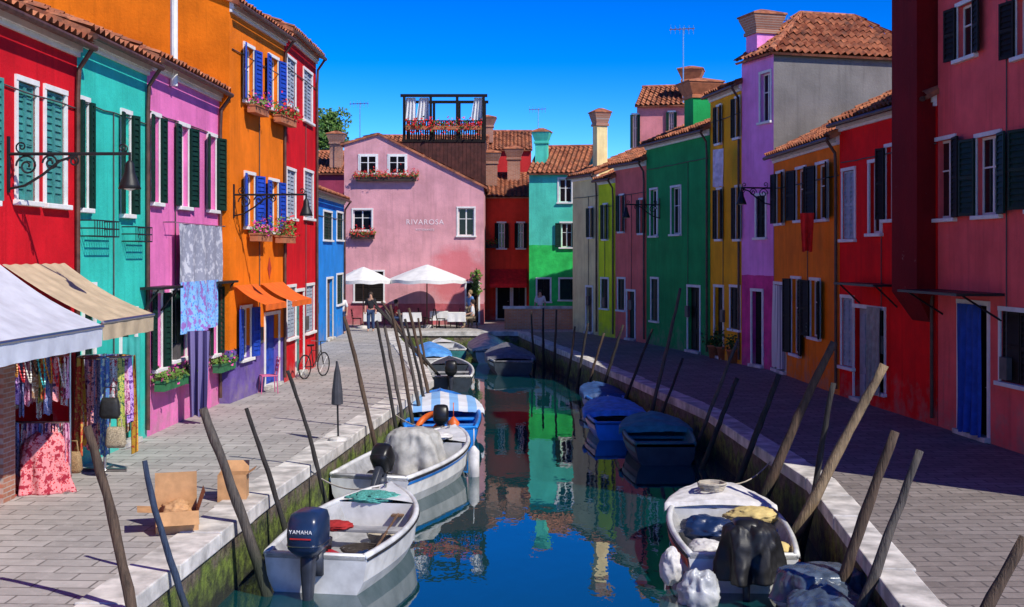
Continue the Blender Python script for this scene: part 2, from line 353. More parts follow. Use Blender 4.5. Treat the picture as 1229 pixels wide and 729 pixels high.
h=House('teal_house','turquoise house with dark green shutters between the red and the pink house',(-7.1,20.4),(-6.98,23.9),7.15,7,PL('p_teal',(.04,.58,.46))); LT=h
h.win(93,122,108,250); h.win(141,137,160,257); h.win(100,345,112,440,'closed'); h.door(145,375,162,GREENSH); h.finish()
h=House('pink_house','bright pink house with laundry and green shutters on the left bank',(-6.98,23.9),(-6.84,29.2),7.3,7,PL('p_pink',(.86,.21,.50))); LP=h
h.win(177,140,195,243); h.win(208,152,231,248); h.win(244,164,263,252)
h.win(180,352,198,442,'open'); h.win(205,348,222,430,'closed'); h.win(249,345,263,425,'open')
h.ledge(168,196,347,IRON,.4); h.ledge(246,266,340,IRON,.4)
t=h.td(203)[0]; MB().tube([(t,-.1,6.9),(t,-.1,9.1)],.075,10).lathe([(.0,9.3),(.14,9.12),(.14,9.06),(.07,9.05)],12,(t,-.1,0)).build('flue_pipe',W,h.root); h.finish()
h=House('orange_house','tall orange house with blue shutters and flower boxes on the left bank',(-6.6,29.2),(-6.2,34),9.4,8,PL('p_orange',(.90,.20,.008),(.16,.10,.36),1.3)); LO=h
h.win(287,57,309,122,'open',BLUESH); h.win(317,70,338,131,'open',BLUESH); h.win(288,210,310,272,'open',BLUESH); h.win(318,218,338,278,'open',BLUESH)
h.win(283,370,306,430,'open',BLUESH); h.door(318,378,334,BLUESH)
om=M('awning_orange',(.75,.13,.01),.8,.15,4); a,b=h.td(280)[0],h.td(307)[0]; h.awning(a,b,2.75,2.3,.75,om,.14,False); a,b=h.td(312)[0],h.td(338)[0]; h.awning(a,b,2.75,2.3,.8,om,.14,False)
h.chimney(.8,2.6,9.9,.5,1.2,h.mat)
t=h.td(323)[0]; z=h.z(323,322); MB().add([(t-.18,-.012,z),(t,-.012,z-.3),(t+.18,-.012,z),(t,-.012,z+.3)],[(0,1,2,3)]).build('wall_tile',M('sign_red',(.5,.05,.02)),h.root)
h.finish()
h=House('red_house','tall narrow red house with white framed windows beside the orange house',(-6.19,34.02),(-6.1,38.9),9.65,8,PL('p_red2',(.68,.008,.015)))
for q in ((344,72,354,128),(364,87,374,146),(344,205,354,262),(365,207,375,262),(344,345,354,405),(367,343,376,398)): h.win(*q,'closed',sh=GREYSH)
h.door(355,350,364,TEALSH); h.chimney(2.4,2,10,.6,1.3,h.mat); h.finish()
h=House('blue_house','small bright blue house beyond the tall red house',(-7.4,43.5),(-7.4,55),5.9,6,PL('p_blue',(.02,.26,.78)))
h.win(388,255,398,288,'closed'); h.win(404,256,411,288,'closed'); h.door(392,335,399,WOOD); h.win(404,330,411,365,'closed'); h.finish()
# back
h=House('pink_gabled_house','pale dusty pink gabled restaurant house closing the view behind the parasols',(-8.3,61.8),(-1.4,61.8),6.8,9,PL('p_mauve',(.74,.36,.385),(.58,.14,.16),1.1,patch=(5.6,2.4,1.4,(.66,.15,.17)))); LB=h
for q in ((432,187,452,209),(467,187,487,209)): h.win(*q,'none',flat=True)
h.win(424,252,446,277,'none'); h.win(550,250,569,283,'none'); h.win(426,326,460,362,'closed',BROWNSH); h.door(560,340,574,BROWNSH)
h.finish('gable',prof=[(0,8.9),(1.7,9.4),(6.9,6.8)])
def text(st,size,mat,parent,loc,rot,name='lettering',ext=.004):
    cu=bpy.data.curves.new('t','FONT'); cu.body=st; cu.size=size; cu.extrude=ext; cu.align_x='CENTER'; cu.align_y='CENTER'; cu.space_character=1.15
    o=bpy.data.objects.new('t',cu); COL.objects.link(o); bpy.context.view_layer.update()
    me=bpy.data.meshes.new_from_object(o.evaluated_get(bpy.context.evaluated_depsgraph_get())); bpy.data.objects.remove(o)
    me.materials.clear(); me.materials.append(mat); o=bpy.data.objects.new(name,me); COL.objects.link(o); o.parent=parent; o.location=loc; o.rotation_euler=rot; return o
PAINTW=M('paint_white',(.80,.79,.79),.5,.1,5,0); PAINTF=M('paint_faded',(.86,.72,.73),.6,.1,5,0)
text('RIVAROSA',.36,PAINTF,h.root,(h.td(510)[0],-.012,h.z(510,267)),(pi/2,0,0)); text('RISTORANTE',.14,PAINTF,h.root,(h.td(510)[0],-.012,h.z(510,276)),(pi/2,0,0))
BOXD=M('planter_dark',(.05,.03,.02)); BOXG=M('planter_green',(.03,.16,.06)); TERRA=M('terracotta',(.45,.16,.07),.8)
flowerbox(h,428,500,218,'red','long box of red flowers under the two top windows of the gabled house',BOXD,nf=220)
flowerbox(h,422,450,287,'red','short box of red flowers under the lower left window of the gabled house',BOXD,nf=220)
DKR=PL('p_dkred',(.22,.02,.025))
h=House('dark_red_house','dark red house with a wooden roof terrace behind the gabled house',(-7.6,68),(-1.4,68),8.6,8,DKR); h.finish(gut=False)
al=E('roof_terrace','dark timber roof terrace with white curtains above the gabled house','roof terrace',(-3.6,67,9.4))
m=MB(); m.box(-2.2,-1,.002,2.2,2,.15)
for x in (-2.1,-.7,.7,2.1):
    for y in (-.9,1.9): m.box(x-.07,y-.07,.15,x+.07,y+.07,2.4)
for y in (-.9,1.9): m.box(-2.3,y-.08,2.4,2.3,y+.08,2.55)
m.build('frame',BROWNSH,al)
m=MB(); m.box(-2.4,-.93,-4,2.2,1.9,0)
for k in range(23): m.box(-2.4+.2*k,-.96,-4,-2.4+.2*k+.185,-.932,-.01)
m.build('base',M('timber_dark',(.075,.022,.016),.8,.4,3),al)
m=MB()
for k in range(36): x=-2.1+k*.12; m.box(x,-.93,.15,x+.08,-.9,1.1)
m.box(-2.1,-.96,1.1,2.1,-.88,1.17); m.build('railing',BROWNSH,al)
CLW=M('cloth_white',(.75,.74,.72),.9,.1,4)
for x in (-2.0,-1.3,1.6): MB().grid(lambda a,b:(x+.5*a-.2*b*(1-a),-.8+.06*sin(a*22)+.1*b,2.38-1.25*b),16,6).build('curtain',CLW,al,sm=True)
r=E('flower_box','row of red flowers along the front rail of the roof terrace','flower box',(-3.6,65.93,9.75)); MB().box(-2,-.1,.3,2,.1,.5).build('planter',TERRA,r); m=MB(); leaves(m,520,lambda:(R.uniform(-2,2),R.gauss(0,.12),.5+R.gauss(0,.2)),.08); m.build('flowers',FLC['red'],r); m=MB(); leaves(m,300,lambda:(R.uniform(-2,2),R.gauss(0,.12),.48+R.gauss(0,.15)),.08); m.build('foliage',LEAF,r)
h=House('red_roofed_house','dark house with a red tiled roof seen behind the left end of the gabled house',(-13,73),(-8.4,73),8.2,8,PL('p_plum',(.34,.05,.10))); h.chimney(2.6,1,8.6,.7,1.4,BRICK); h.finish(rise=1.5,gut=False)
h=House('red_brick_house','red house with a dark red awning between the gabled and the turquoise house',(-1.5,66),(1.0,66),6.5,8,PL('p_brickred',(.95,.06,.03)))
h.win(594,268,610,298,sh=BROWNSH); h.win(618,268,632,298,sh=BROWNSH); h.door(597,345,612,DARK); h.win(616,345,630,375,'closed',BROWNSH)
a,b=h.td(588)[0],h.td(632)[0]; aw=h.awning(a,b,2.7,1.95,1.1,M('awning_maroon',(.60,.015,.02),.8),.2,False)
h.chimney(.3,2,7.2,.8,1.2,BRICK); h.chimney(1.6,3,7.4,.7,1.3,BRICK); h.finish(rise=1.4,gut=False)
flowerbox(h,583,596,298,'red','red flowers at the left window of the red house beside the dark red awning',BOXD)
h=House('tall_red_house','red house with chimneys rising behind the roof terrace',(-2.2,78),(1.2,78),10.0,7,PL('p_red3',(.55,.03,.03))); h.chimney(.6,1,10.5,.8,1,BRICK); h.finish(gut=False)
h=House('turquoise_house','turquoise house with bright green lower wall at the end of the right bank',(.85,62),(3.6,61.5),7.5,7,PL('p_turq',(.10,.68,.50),(.04,.64,.13),4.))
h.win(671,215,686,243,'none'); h.win(667,268,693,297,'open'); h.win(672,335,697,360,'closed'); h.win(645,335,660,362,'closed',BROWNSH); h.chimney(.4,1.5,7.9,.6,1.2,h.mat); h.finish(rise=1.5,gut=False)
h=House('pink_tower_house','tall pale pink house rising behind the green house',(6.0,60),(10.5,59),10.6,6,PL('p_rose',(.74,.26,.27))); h.win(757,138,768,178,'open'); h.win(800,135,812,170); h.chimney(2.5,1,11.0,.8,.8,TERRA); h.finish(gut=False)
# right row (far to near)
h=House('cream_house','narrow cream house at the far end of the right row',(2.75,56.6),(3.72,53.7),7.0,6,PL('p_cream',(1.,.76,.36))); h.win(706,250,713,285,'open'); h.door(704,345,711,WOOD); h.chimney(1.3,.8,7.3,.5,1.9,h.mat,BRICK); h.finish()
h=House('lime_house','lime green house between the cream and the pink house',(3.72,53.7),(4.3,52),6.7,6,PL('p_lime',(.85,1.,.03))); h.win(723,246,731,287,'open'); h.win(722,335,730,370,'closed'); h.finish()
h=House('pink_house','small salmon pink house beside the dark green house',(4.3,52),(5.27,49),7.2,6,PL('p_salmon',(1.,.20,.16))); h.win(742,235,751,278); h.win(766,240,775,280); h.door(753,350,762,GREENSH); h.win(742,335,750,372,'closed'); h.finish()
h=House('green_house','dark green house with white framed windows on the right bank',(5.27,49),(6.75,42.7),7.8,6,PL('p_green',(.015,.34,.09))); RG=h
h.win(781,228,789,283,'none'); h.win(806,225,817,281,'none'); h.win(782,335,790,385,'closed'); h.door(826,345,840,BROWNSH); h.chimney(2.6,1.2,8.2,.9,1.1,h.mat,TERRA); h.finish()
h=House('yellow_house','tall amber yellow house with washing at its window on the right bank',(6.78,42.7),(7.26,39.5),8.9,6,PL('p_yellow',(1.,.43,.010))); RY=h
h.win(859,128,868,172,'open',BROWNSH); h.win(881,118,890,165,'open',BROWNSH); h.win(859,228,869,287,'open',BROWNSH); h.win(881,225,891,287,'open',BROWNSH); h.door(858,345,868,BROWNSH); h.win(877,345,888,395,'closed',BROWNSH); h.finish()
h=House('purple_house','lilac house with grey end wall and tall chimney on the right bank',(7.26,39.5),(7.85,37.5),9.5,5.6,PL('p_purple',(1.,.34,.76),(.75,.06,.28),2.9),PL('p_greyw',(.20,.185,.175))); RU=h
h.win(913,88,925,146,'none'); h.win(908,235,919,285,'closed',BROWNSH); h.door(903,350,915,BROWNSH); h.chimney(.55,.42,9.4,.72,.95,h.mat,BRICK); h.finish('hip',1.6)
h=House('orange_house','low orange house with dark shutters and a striped door curtain on the right bank',(7.86,37.48),(8.1,30.9),6.45,6.5,PL('p_orangeR',(1.,.22,.006))); RO=h
h.win(929,208,945,268,'open',BROWNSH); h.win(951,203,973,264,'open',BROWNSH); h.win(974,197,1001,263,'open',BROWNSH); h.win(946,335,966,425,'open',BROWNSH); h.win(968,337,990,405,'open',BROWNSH); h.door(930,342,943,WOOD); h.finish(rise=1.6)
h=House('red_house','deep red house with a broad chimney breast beside the pink house on the right bank',(8.1,30.9),(8.64,25.4),6.75,6.5,PL('p_redR',(.92,.005,.006))); RR=h
h.win(1012,205,1026,287,'closed',GREYSH); h.win(1044,195,1058,280,'none'); h.win(1058,176,1084,263,'open',BROWNSH); h.win(1011,358,1024,440,'closed',GREYSH); h.door(1026,370,1042,GREYSH); h.win(1046,372,1062,470,'closed',BROWNSH); h.ledge(1030,1080,343,IRON,.6)
t0,t1=h.td(1092)[0],h.td(1123)[0]; m=MB(); m.box(t0,-.40,2.7,t1,.4,10.6); m.loft([[(t0,-.40,2.7),(t1,-.40,2.7),(t1,0.02,2.7),(t0,0.02,2.7)],[(t0+.2,-.03,2.1),(t1-.2,-.03,2.1),(t1-.2,0.02,2.1),(t0+.2,0.02,2.1)]]); m.build('chimney_breast',PL('p_breast_shade',(.20,.006,.008)),h.root); h.finish(rise=1.6)  # breast is a darkened wall red: its shadow is put into the colour
h=House('pink_house','large coral pink house nearest on the right bank',(8.65,25.38),(9.35,16.2),10.4,8,PL('p_coral',(1.,.135,.135))); RP=h
h.win(1140,4,1182,68,'open',BROWNSH); h.win(1208,-6,1262,64,sh=BROWNSH); h.win(1112,168,1158,262,sh=BROWNSH); h.win(1160,163,1215,258); h.win(1222,150,1290,250); h.ledge(1129,1206,353,IRON,.9); h.door(1152,366,1186,BROWNSH); h.win(1202,375,1246,462,'closed',BROWNSH); h.finish()
# ---------------- setting
LE=[(-5.2,-60),(-3.85,12.4),(-3.5,18.75),(-3.08,23.9),(-2.2,34.5),(-2.6,38),(-5.0,54),(-5.2,56)]
RE=[(3.3,-60),(3.9,12.4),(4.6,19.4),(4.3,27.6),(3.3,35),(2.05,43.75),(.5,54),(.3,56)]
def ex(E_,d):
    for (x0,y0),(x1,y1) in zip(E_,E_[1:]):
        if y0<=d<=y1: return x0+(x1-x0)*(d-y0)/(y1-y0)
    return E_[-1][0]
m=MB()
for E_,sx in ((LE,-400),(RE,400)):
    for (x0,y0),(x1,y1) in zip(E_,E_[1:]): m.quad((x0,y0,-.004),(sx,y0,-.004),(sx,y1,-.004),(x1,y1,-.004))
m.quad((-400,56,-.004),(400,56,-.004),(400,700,-.004),(-400,700,-.004)); ST(m.build('ground',M('ground',(.22,.20,.18),.9)))
for E_,sx,mt,kw in ((LE,-9,brickmat('pave_left',(.36,.335,.305),(.50,.465,.425),(.15,.135,.12),.62,.30,.014,1,.04),.50),(RE,10.5,brickmat('pave_right',(.20,.17,.15),(.30,.26,.235),(.09,.08,.075),.45,.22,.014,1,-.03),.40)):
    m=MB()
    for (x0,y0),(x1,y1) in zip(E_,E_[1:]): m.quad((x0,y0,0),(sx,y0,0),(sx,y1,0),(x1,y1,0))
    if sx<0: m.quad((-9,56,0),(10.5,56,0),(10.5,70,0),(-9,70,0))
    ST(m.build('quay_pavement',mt))
    k=MB(); w=MB(); sg=1 if sx>0 else -1
    for (x0,y0),(x1,y1) in zip(E_,E_[1:]):
        a,b=Vector((x0,y0,0)),Vector((x1,y1,0)); dd=(b-a).normalized(); n=Vector((dd.y,-dd.x,0))*sg; nn=max(1,int((b-a).length/1.4))
        for i in range(nn):
            p,q=a+(b-a)*(i/nn)+dd*.008,a+(b-a)*((i+1)/nn)-dd*.008; z1=.02+R.uniform(0,.016); o=R.uniform(0,.03)-.06; iw=kw+R.uniform(-.03,.03)
            k.loft([[p+n*o+Vector((0,0,z)),q+n*o+Vector((0,0,z)),q+n*iw+Vector((0,0,z)),p+n*iw+Vector((0,0,z))] for z in (-.17,z1)])
        w.grid(lambda u,v:a+(b-a)*u+Vector((0,0,-1.6*v)),max(1,int((b-a).length)),3)
    ST(k.build('quay_kerb',STONE,bev=.015)); ST(w.build('quay_wall',MT.get('quaywall') or quaymat()))
m=MB(); m.quad((-5.3,56,-.004),(.4,56,-.004),(.4,56,-1.6),(-5.3,56,-1.6)); ST(m.build('quay_wall',MT['quaywall']))
MB().box(-5.3,55.94,-.17,.4,56.5,.03).build('quay_kerb',STONE)['kind']='structure'
ST(MB().quad((-7,-60,WZ),(7,-60,WZ),(7,57,WZ),(-7,57,WZ)).build('canal_water',watermat()))
bed=ST(MB().quad((-7,-60,-1.55),(7,-60,-1.55),(7,57,-1.55),(-7,57,-1.55)).build('canal_bed',M('mud',(.05,.05,.03),.9)))
# ---------------- mooring poles
PM=[polemat('pole_brown',(.035,.022,.014),(.13,.08,.05)),polemat('pole_black',(.010,.009,.009),(.045,.037,.032)),polemat('pole_tan',(.12,.08,.04),(.33,.23,.13)),polemat('pole_navy',(.012,.025,.06),(.04,.06,.10)),polemat('pole_grey',(.035,.03,.027),(.13,.105,.085))]
PN=['brown','black','tan','dark blue','grey']
cnt={'left':0,'right':0}
def pole(side,tx,ty,bx,by,r,mi):
    sg=1 if side=='left' else -1; ED=LE if side=='left' else RE
    if by is None: d=bx; tp=P(tx,ty,d); e=ex(ED,d); f=(-WZ+.05)/(tp.z-WZ); x=(e+sg*(r+.09)-tp.x*f)/(1-f); x=max(x,e+.18) if sg>0 else min(x,e-.18)
    else:
        k=(bx-tx)/(by-ty); d=54.
        while d>8:
            y0=HY+H*F/d; yw=HY+(H-WZ)*F/d; x0=(tx+k*(y0-ty)-CX)/F*d; x=(tx+k*(yw-ty)-CX)/F*d; zt=H+(HY-ty)/F*d
            if yw>=by-2 and zt>.7 and sg*(x0-ex(ED,d))>r+.07 and sg*(x-ex(ED,d))>r+.05: break
            d-=.1
    tp=P(tx,ty,d); t=tp-Vector((x,d,WZ)); n=12
    b1=R.uniform(-.05,.05); b2=R.uniform(-.05,.05)
    pts=[Vector((0,0,-.9))-t*.05]+[t*(i/n)+Vector((b1*sin(pi*i/n)+R.uniform(-.008,.008),b2*sin(2*pi*i/n),0)) for i in range(n+1)]
    m=MB(); m.tube(pts,[r*1.1]+[r*(1.08-.35*i/n)*R.uniform(.9,1.1) for i in range(n+1)],9)
    i=cnt[side]; cnt[side]+=1; sl=t.x/t.z; ln='nearly upright' if abs(sl)<.12 else ('steeply leaning' if abs(sl)>.4 else 'leaning')
    o=m.build('mooring_pole',PM[mi],sm=True,loc=(x,d,WZ)); T(o,f'{PN[mi]} {ln} mooring pole, {ORD[i]} in the {side} bank row from the camera','pole',f'mooring poles along the {side} bank')
for q in [(173,553,222,729,.042,3),(105,512,158,729,.058,0),(243,490,310,685,.075,4),(295,490,338,632,.04,1),(345,445,385,585,.04,1),(413,380,448,528,.05,0),(452,385,474,505,.042,1),(462,392,482,502,.045,4),(468,366,490,485,.048,0),(478,372,500,480,.05,4),(486,383,506,475,.045,1),(491,370,513,470,.05,0),(502,382,517,465,.048,0),(450,368,40,None,.05,1),(458,362,43,None,.05,0),(446,360,47,None,.05,1),(462,372,50,None,.06,4)]: pole('left',*q)
for q in [(1229,645,1185,729,.065,0),(1105,541,1030,729,.06,4),(1074,518,1026,665,.07,0),(1062,438,970,612,.085,2),(1000,460,975,590,.05,1),(1001,411,925,582,.085,0),(935,450,885,585,.065,1),(885,454,853,535,.06,1),(886,408,848,505,.045,4),(820,430,800,485,.04,1),(817,346,785,482,.05,4),(783,395,757,462,.045,1),(748,390,37,None,.05,1),(725,400,39,None,.045,0),(706,388,41,None,.05,1),(690,392,43,None,.045,0),(668,372,46,None,.05,0),(652,370,48,None,.05,1),(638,374,50,None,.05,0)]: pole('right',*q)
# ---------------- boats
def se(a,b,x,y,z,n=18,e=.55):
    f=lambda v:(abs(v)**e)*(1 if v>=0 else -1)
    return [(x+a*f(cos(2*pi*k/n)),y+b*f(sin(2*pi*k/n)),z) for k in range(n)]
RUB=M('rubber',(.02,.02,.022),.6,.3)
class Boat:
    def __init__(s,label,S_,B_,beam,fb,hull,stripe,inner,gun,deck=.7,seats=(.28,.52),motor=None,kind='motor boat',name='motor_boat',sh=.11):
        S_,B_=Vector(S_),Vector(B_); s.L=(B_-S_).length; s.beam=beam; s.fb=fb
        s.root=E(name,label,kind,(S_.x,S_.y,WZ),atan2(B_.y-S_.y,B_.x-S_.x)); N=16; ts=[i/N for i in range(N+1)]
        rows=[]
        for t in ts:
            x,hw,zs,zk=s.x(t),s.w(t),s.zs(t),s.zk(t)
            rt=[(x,hw*.72,zk+.05),(x,hw*.93,zk+(zs-zk)*.5),(x,hw,zs)]; rows.append([(a,-b,c) for a,b,c in reversed(rt)]+[(x,0,zk)]+rt)
        m=MB(); m.grid(lambda a,b:rows[round(b*N)][round(a*6)],6,N); m.add(rows[0],[tuple(range(7))]); m.build('hull',hull,s.root,sm=False)
        m=MB(); fl=.07
        ir=[[(max(s.x(t),.07) if t<deck else s.x(t),-max(s.w(t)-.06,.01),s.zs(t)-.005),(max(s.x(t),.09),-max(s.w(t)*.72-.06,.005),fl+.12*t),(max(s.x(t),.09),max(s.w(t)*.72-.06,.005),fl+.12*t),(max(s.x(t),.07),max(s.w(t)-.06,.01),s.zs(t)-.005)] for t in ts]
        m.grid(lambda a,b:ir[round(b*N)][round(a*3)],3,N); m.add(ir[0],[(0,1,2,3)]); m.build('well',inner,s.root)
        m=MB(); pts=[(s.x(t),s.w(t)-.03,s.zs(t)) for t in ts]
        m.tube(pts,.045,6); m.tube([(a,-b,c) for a,b,c in pts],.045,6); m.box(0,-s.w(0)+.02,s.zs(0)-.06,.08,s.w(0)-.02,s.zs(0)+.02); m.build('gunwale',gun,s.root,sm=True)
        m=MB()
        for sg in (-1,1): m.tube([(a,sg*(b+.035),c-.035) for a,b,c in pts],.02,5)
        m.build('rub_rail',RUB,s.root,sm=True)
        if stripe:
            m=MB()
            for sg in (-1,1): m.grid(lambda a,b:(s.x(a)+.006*a,sg*(s.w(a)*(1-.025*b)+.014),s.zs(a)-.07-sh*b),N,1)
            m.build('stripe',stripe,s.root)
        m=MB(); td=[deck+(1-deck)*i/5 for i in range(6)]
        m.grid(lambda a,b:(s.x(td[round(b*5)]),(2*a-1)*max(s.w(td[round(b*5)])-.03,.0),s.zs(td[round(b*5)])+.012+.05*(1-(2*a-1)**2)),6,5); q=td[0]; m.quad((s.x(q),-s.w(q)+.05,fl),(s.x(q),s.w(q)-.05,fl),(s.x(q),s.w(q)-.03,s.zs(q)),(s.x(q),-s.w(q)+.03,s.zs(q))); m.build('foredeck',gun if not stripe else hull,s.root)
        q=s.x(.93); MB().tube([(q-.07,0,s.zs(.93)+.05),(q-.07,0,s.zs(.93)+.12)],.014,6).tube([(q-.16,0,s.zs(.93)+.12),(q+.02,0,s.zs(.93)+.12)],.014,6).build('cleat',CHROME,s.root)
        for t in seats: MB().box(s.x(t)-.13,-s.w(t)+.06,s.zs(t)-.16,s.x(t)+.13,s.w(t)-.06,s.zs(t)-.11).build('seat',inner,s.root,bev=.01)
        if motor: s.motor(*motor)
    def x(s,t): return s.L*t
    def w(s,t):
        k=.84+.16*sin(pi/2*min(t/.42,1)) if t<.42 else max(0,1-((t-.42)/.58)**2.4)**.75
        return max(.02,s.beam/2*k)
    def zs(s,t): return s.fb*(1+.45*t**2.4)
    def zk(s,t): return -.16+(s.fb*1.2+.16)*max(0,(t-.82)/.18)**2*.8
    def motor(s,mat,txt,tilt,k=1.,yo=0):
        z=s.zs(0)
        m=MB(); m.box(-.06,-.1,-.22,.09,.1,.06); m.box(-.2,-.07,-.02,-.05,.07,.10); m.loft([se(.10,.075,-.22,0,zz) for zz in (.15,-.1)]+[se(.07,.05,-.23,0,-.45),se(.07,.04,-.24,0,-.7)]); m.loft([se(.02,.02,-.4,0,-.68),se(.16,.055,-.26,0,-.68),se(.16,.055,-.26,0,-.72),se(.03,.02,-.3,0,-.85)]); m.tube([(-.1,.05,.15),(.25,.08,.22),(.5,.09,.24)],.022,7)
        mo=m.build('outboard_motor',M('motor_leg',(.03,.035,.05),.45),s.root,sm=True,loc=(-.02,yo,z),rot=(0,tilt,0)); mo.scale=(k,)*3
        c=MB(); c.loft([se(.15,.11,-.22,0,.06,20,.6),se(.23,.165,-.22,0,.12,20,.6),se(.27,.19,-.21,0,.16,20,.5),se(.275,.195,-.21,0,.32,20,.45),se(.265,.19,-.20,0,.44,20,.45),se(.235,.17,-.19,0,.52,20,.5),se(.15,.11,-.18,0,.55,20,.6)]); co=c.build('cowling',mat,mo,sm=True)
        MB().loft([se(.279,.199,-.21,0,.195,20,.48),se(.28,.20,-.21,0,.205,20,.48)]).build('seam',CHROME if txt else RUB,mo)
        p=MB()
        for q in range(3): p.box(-.46,-.03,-.05,-.44,.03,.12,M=Matrix.Translation((0,0,-.73))@Matrix.Rotation(q*2*pi/3,4,'X'))
        p.build('propeller',CHROME,mo)
        if txt:
            text(txt,.058,PAINTW,mo,(-.484,0,.36),(pi/2,0,-pi/2))
            MB().box(-.489,-.12,.28,-.484,.12,.295).build('decal',M('decal_red',(.5,.02,.02)),mo)
    def wp(s,x,y,z): return s.root.matrix_basis@Vector((x,y,z))
def crease(v,seed):
    v=v+Vector((seed,seed*.7,-seed)); return (1-2*abs(mn.noise(v)))+.5*(1-2*abs(mn.noise(v*2.3)))+.25*mn.noise(v*6)
def tarp(b,x0,x1,mat,crown,label,seed=0,drop=.22,name='boat_cover',wr=.05,fr=1.6,cw=1.07):
    m=MB(); Ls=b.L
    def f(u,v):
        x=x0+(x1-x0)*u; t=max(0,min(1,x/Ls)); q=2*v-1; hw=b.w(t)*cw+.02; n=crease(Vector((x*fr,q*fr*1.1,0)),seed)*.5
        e=min(1,min(u,1-u)*5); qa=min(1,abs(q)/.84); z=b.zs(t)+.05+crown*(1-qa**1.4)*(.35+.65*e)+wr*n
        if abs(q)>.84: z=b.zs(t)+.05-(abs(q)-.84)/.16*drop+wr*.6*n; hw*=1+.03*n
        if u<.001 or u>.999: z-=.12
        return (x,max(-hw,min(hw,q/.84*hw)),z)
    m.grid(f,72,48); o=m.build(name,mat,sm=True); o.location=b.root.location; o.rotation_euler=b.root.rotation_euler; return T(o,label,'boat cover')
BW=M('boat_white',(.66,.66,.64),.35,.25,3,.05); BG=M('boat_grey',(.36,.36,.36),.6,.35,4); BB=M('boat_blue',(.015,.22,.70),.35,.2,3,.05); BD=M('boat_dark',(.03,.04,.05),.5,.3); BGR=M('boat_green',(.03,.17,.17),.45,.3); BN=M('boat_navy',(.012,.03,.09),.35,.2)
COWLB=M('cowl_blue',(.014,.03,.075),.28,.2,3,0); BLK=M('black_plastic',(.012,.012,.013),.35,.2,6,.1); ORG=M('boat_orange',(.75,.14,.02),.45); TB=M('tarp_blue',(.08,.30,.70),.5,.3,5,.2); TG=M('tarp_grey',(.42,.41,.38),.9,.3,5,.2,90); TK=M('tarp_black',(.012,.012,.013),.5,.3,6,.2); TN=M('plastic_slate',(.13,.18,.26),.22,.5,6,.2,trans=.35); TW=M('tarp_white',(.66,.64,.62),.6,.2,6,.2); TY=M('tarp_yellow',(.60,.46,.18),.7,.3,6,.2)
A=Boat('white and grey open motor boat with a dark blue outboard, nearest on the left bank',(-2.55,16.2),(-1.92,19.9),1.66,.50,BW,None,BG,BW,.76,(.52,),(COWLB,'YAMAHA',0,1.15))
B=Boat('white motor boat with thin blue stripe and draped grey console beside the left quay',(-2.5,21.8),(-1.2,26.4),1.75,.52,BW,BB,BG,BW,.72,(.15,),(BLK,'',.75,.88,-.25),sh=.05)
C=Boat('bright blue boat with a small striped cover, third from the camera on the left bank',(-1.6,28.1),(-1.95,33.8),1.95,.5,BB,None,BB,BB,.74,(.22,.4),(BLK,'',.2,.9))
D=Boat('white and dark boat ahead of the bright blue one on the left bank',(-1.95,39.8),(-2.25,44.6),1.6,.5,BD,BW,BG,BW,.66,(.3,.5),(BLK,'',0,1.))
E1=Boat('small white boat with a blue cover moored by the far left quay',(-2.9,46.5),(-3.4,50.5),1.4,.5,BW,None,BG,BW,.7)
E2=Boat('pale green rowing boat at the end of the canal on the left',(-2.4,51.6),(-3.2,55),1.3,.45,BGR,None,BG,BW,.7,kind='rowing boat',name='rowing_boat')
Fb=Boat('navy covered boat moored at the end of the canal',(-.8,50.3),(-1.2,54.6),1.6,.5,BN,None,BD,BN,.7)
Gb=Boat('dark grey covered boat in mid canal in front of the navy one',(.05,45.4),(-.3,49.6),1.7,.5,BD,BW,BD,BG,.7)
Hb=Boat('small blue boat moored third from the camera beside the right quay',(2.7,34.2),(2.4,37.2),1.1,.38,BB,None,BD,BB,.7)
I=Boat('bright blue boat with a pale blue cover beside the right quay',(2.55,29.5),(2.5,32.9),1.4,.42,BB,BW,BD,BB,.7,(.25,.5))
J=Boat('dark green boat with a teal bow cover beside the right quay',(3.2,26.0),(3.2,29.4),1.5,.44,BD,BGR,BGR,BGR,.7,(.3,.5))
K=Boat('white boat with orange trim and black covered outboard, nearest on the right bank',(3.0,16.2),(3.2,20.0),1.7,.5,BW,ORG,BG,BW,.66,(.2,.5),(BLK,'',.1,.9))
Lb=Boat('dark boat heaped with plastic sheeting, in the near right corner beside the quay',(3.5,12.4),(3.68,15.4),.85,.34,BD,None,BD,BD,.7)
tarp(C,2.6,4.5,stripes('cover_stripe',(.6,.62,.66),(.2,.4,.68),14,1),.18,'white and blue striped cover over the bow of the bright blue boat',5)
tarp(E1,.6,3.6,TB,.25,'blue cover on the small white boat by the far left quay',4); tarp(Fb,.2,4.1,BN,.35,'navy cover on the boat at the end of the canal',8); tarp(Gb,.9,4.0,M('cover_grey',(.16,.16,.19),.7),.25,'dark grey cover on the boat in mid canal',9)
tarp(Hb,.9,2.8,M('cover_navy',(.03,.08,.22),.6),.1,'navy cover on the small boat beside the right quay',11,.12); tarp(I,1.2,3.2,TB,.10,'pale blue cover on the bright blue boat beside the right quay',12,.1); tarp(J,1.7,3.2,M('cover_teal',(.05,.25,.27),.6),.12,'teal cover on the bow of the dark green boat',13,.12)
tarp(K,2.55,3.65,TW,.10,'white cover over the bow of the boat with orange trim',14,.06)
tarp(Lb,.1,2.8,TN,.20,'crumpled slate plastic sheet over the near right corner boat',16,.25,wr=.085,fr=2.4,cw=1.12)
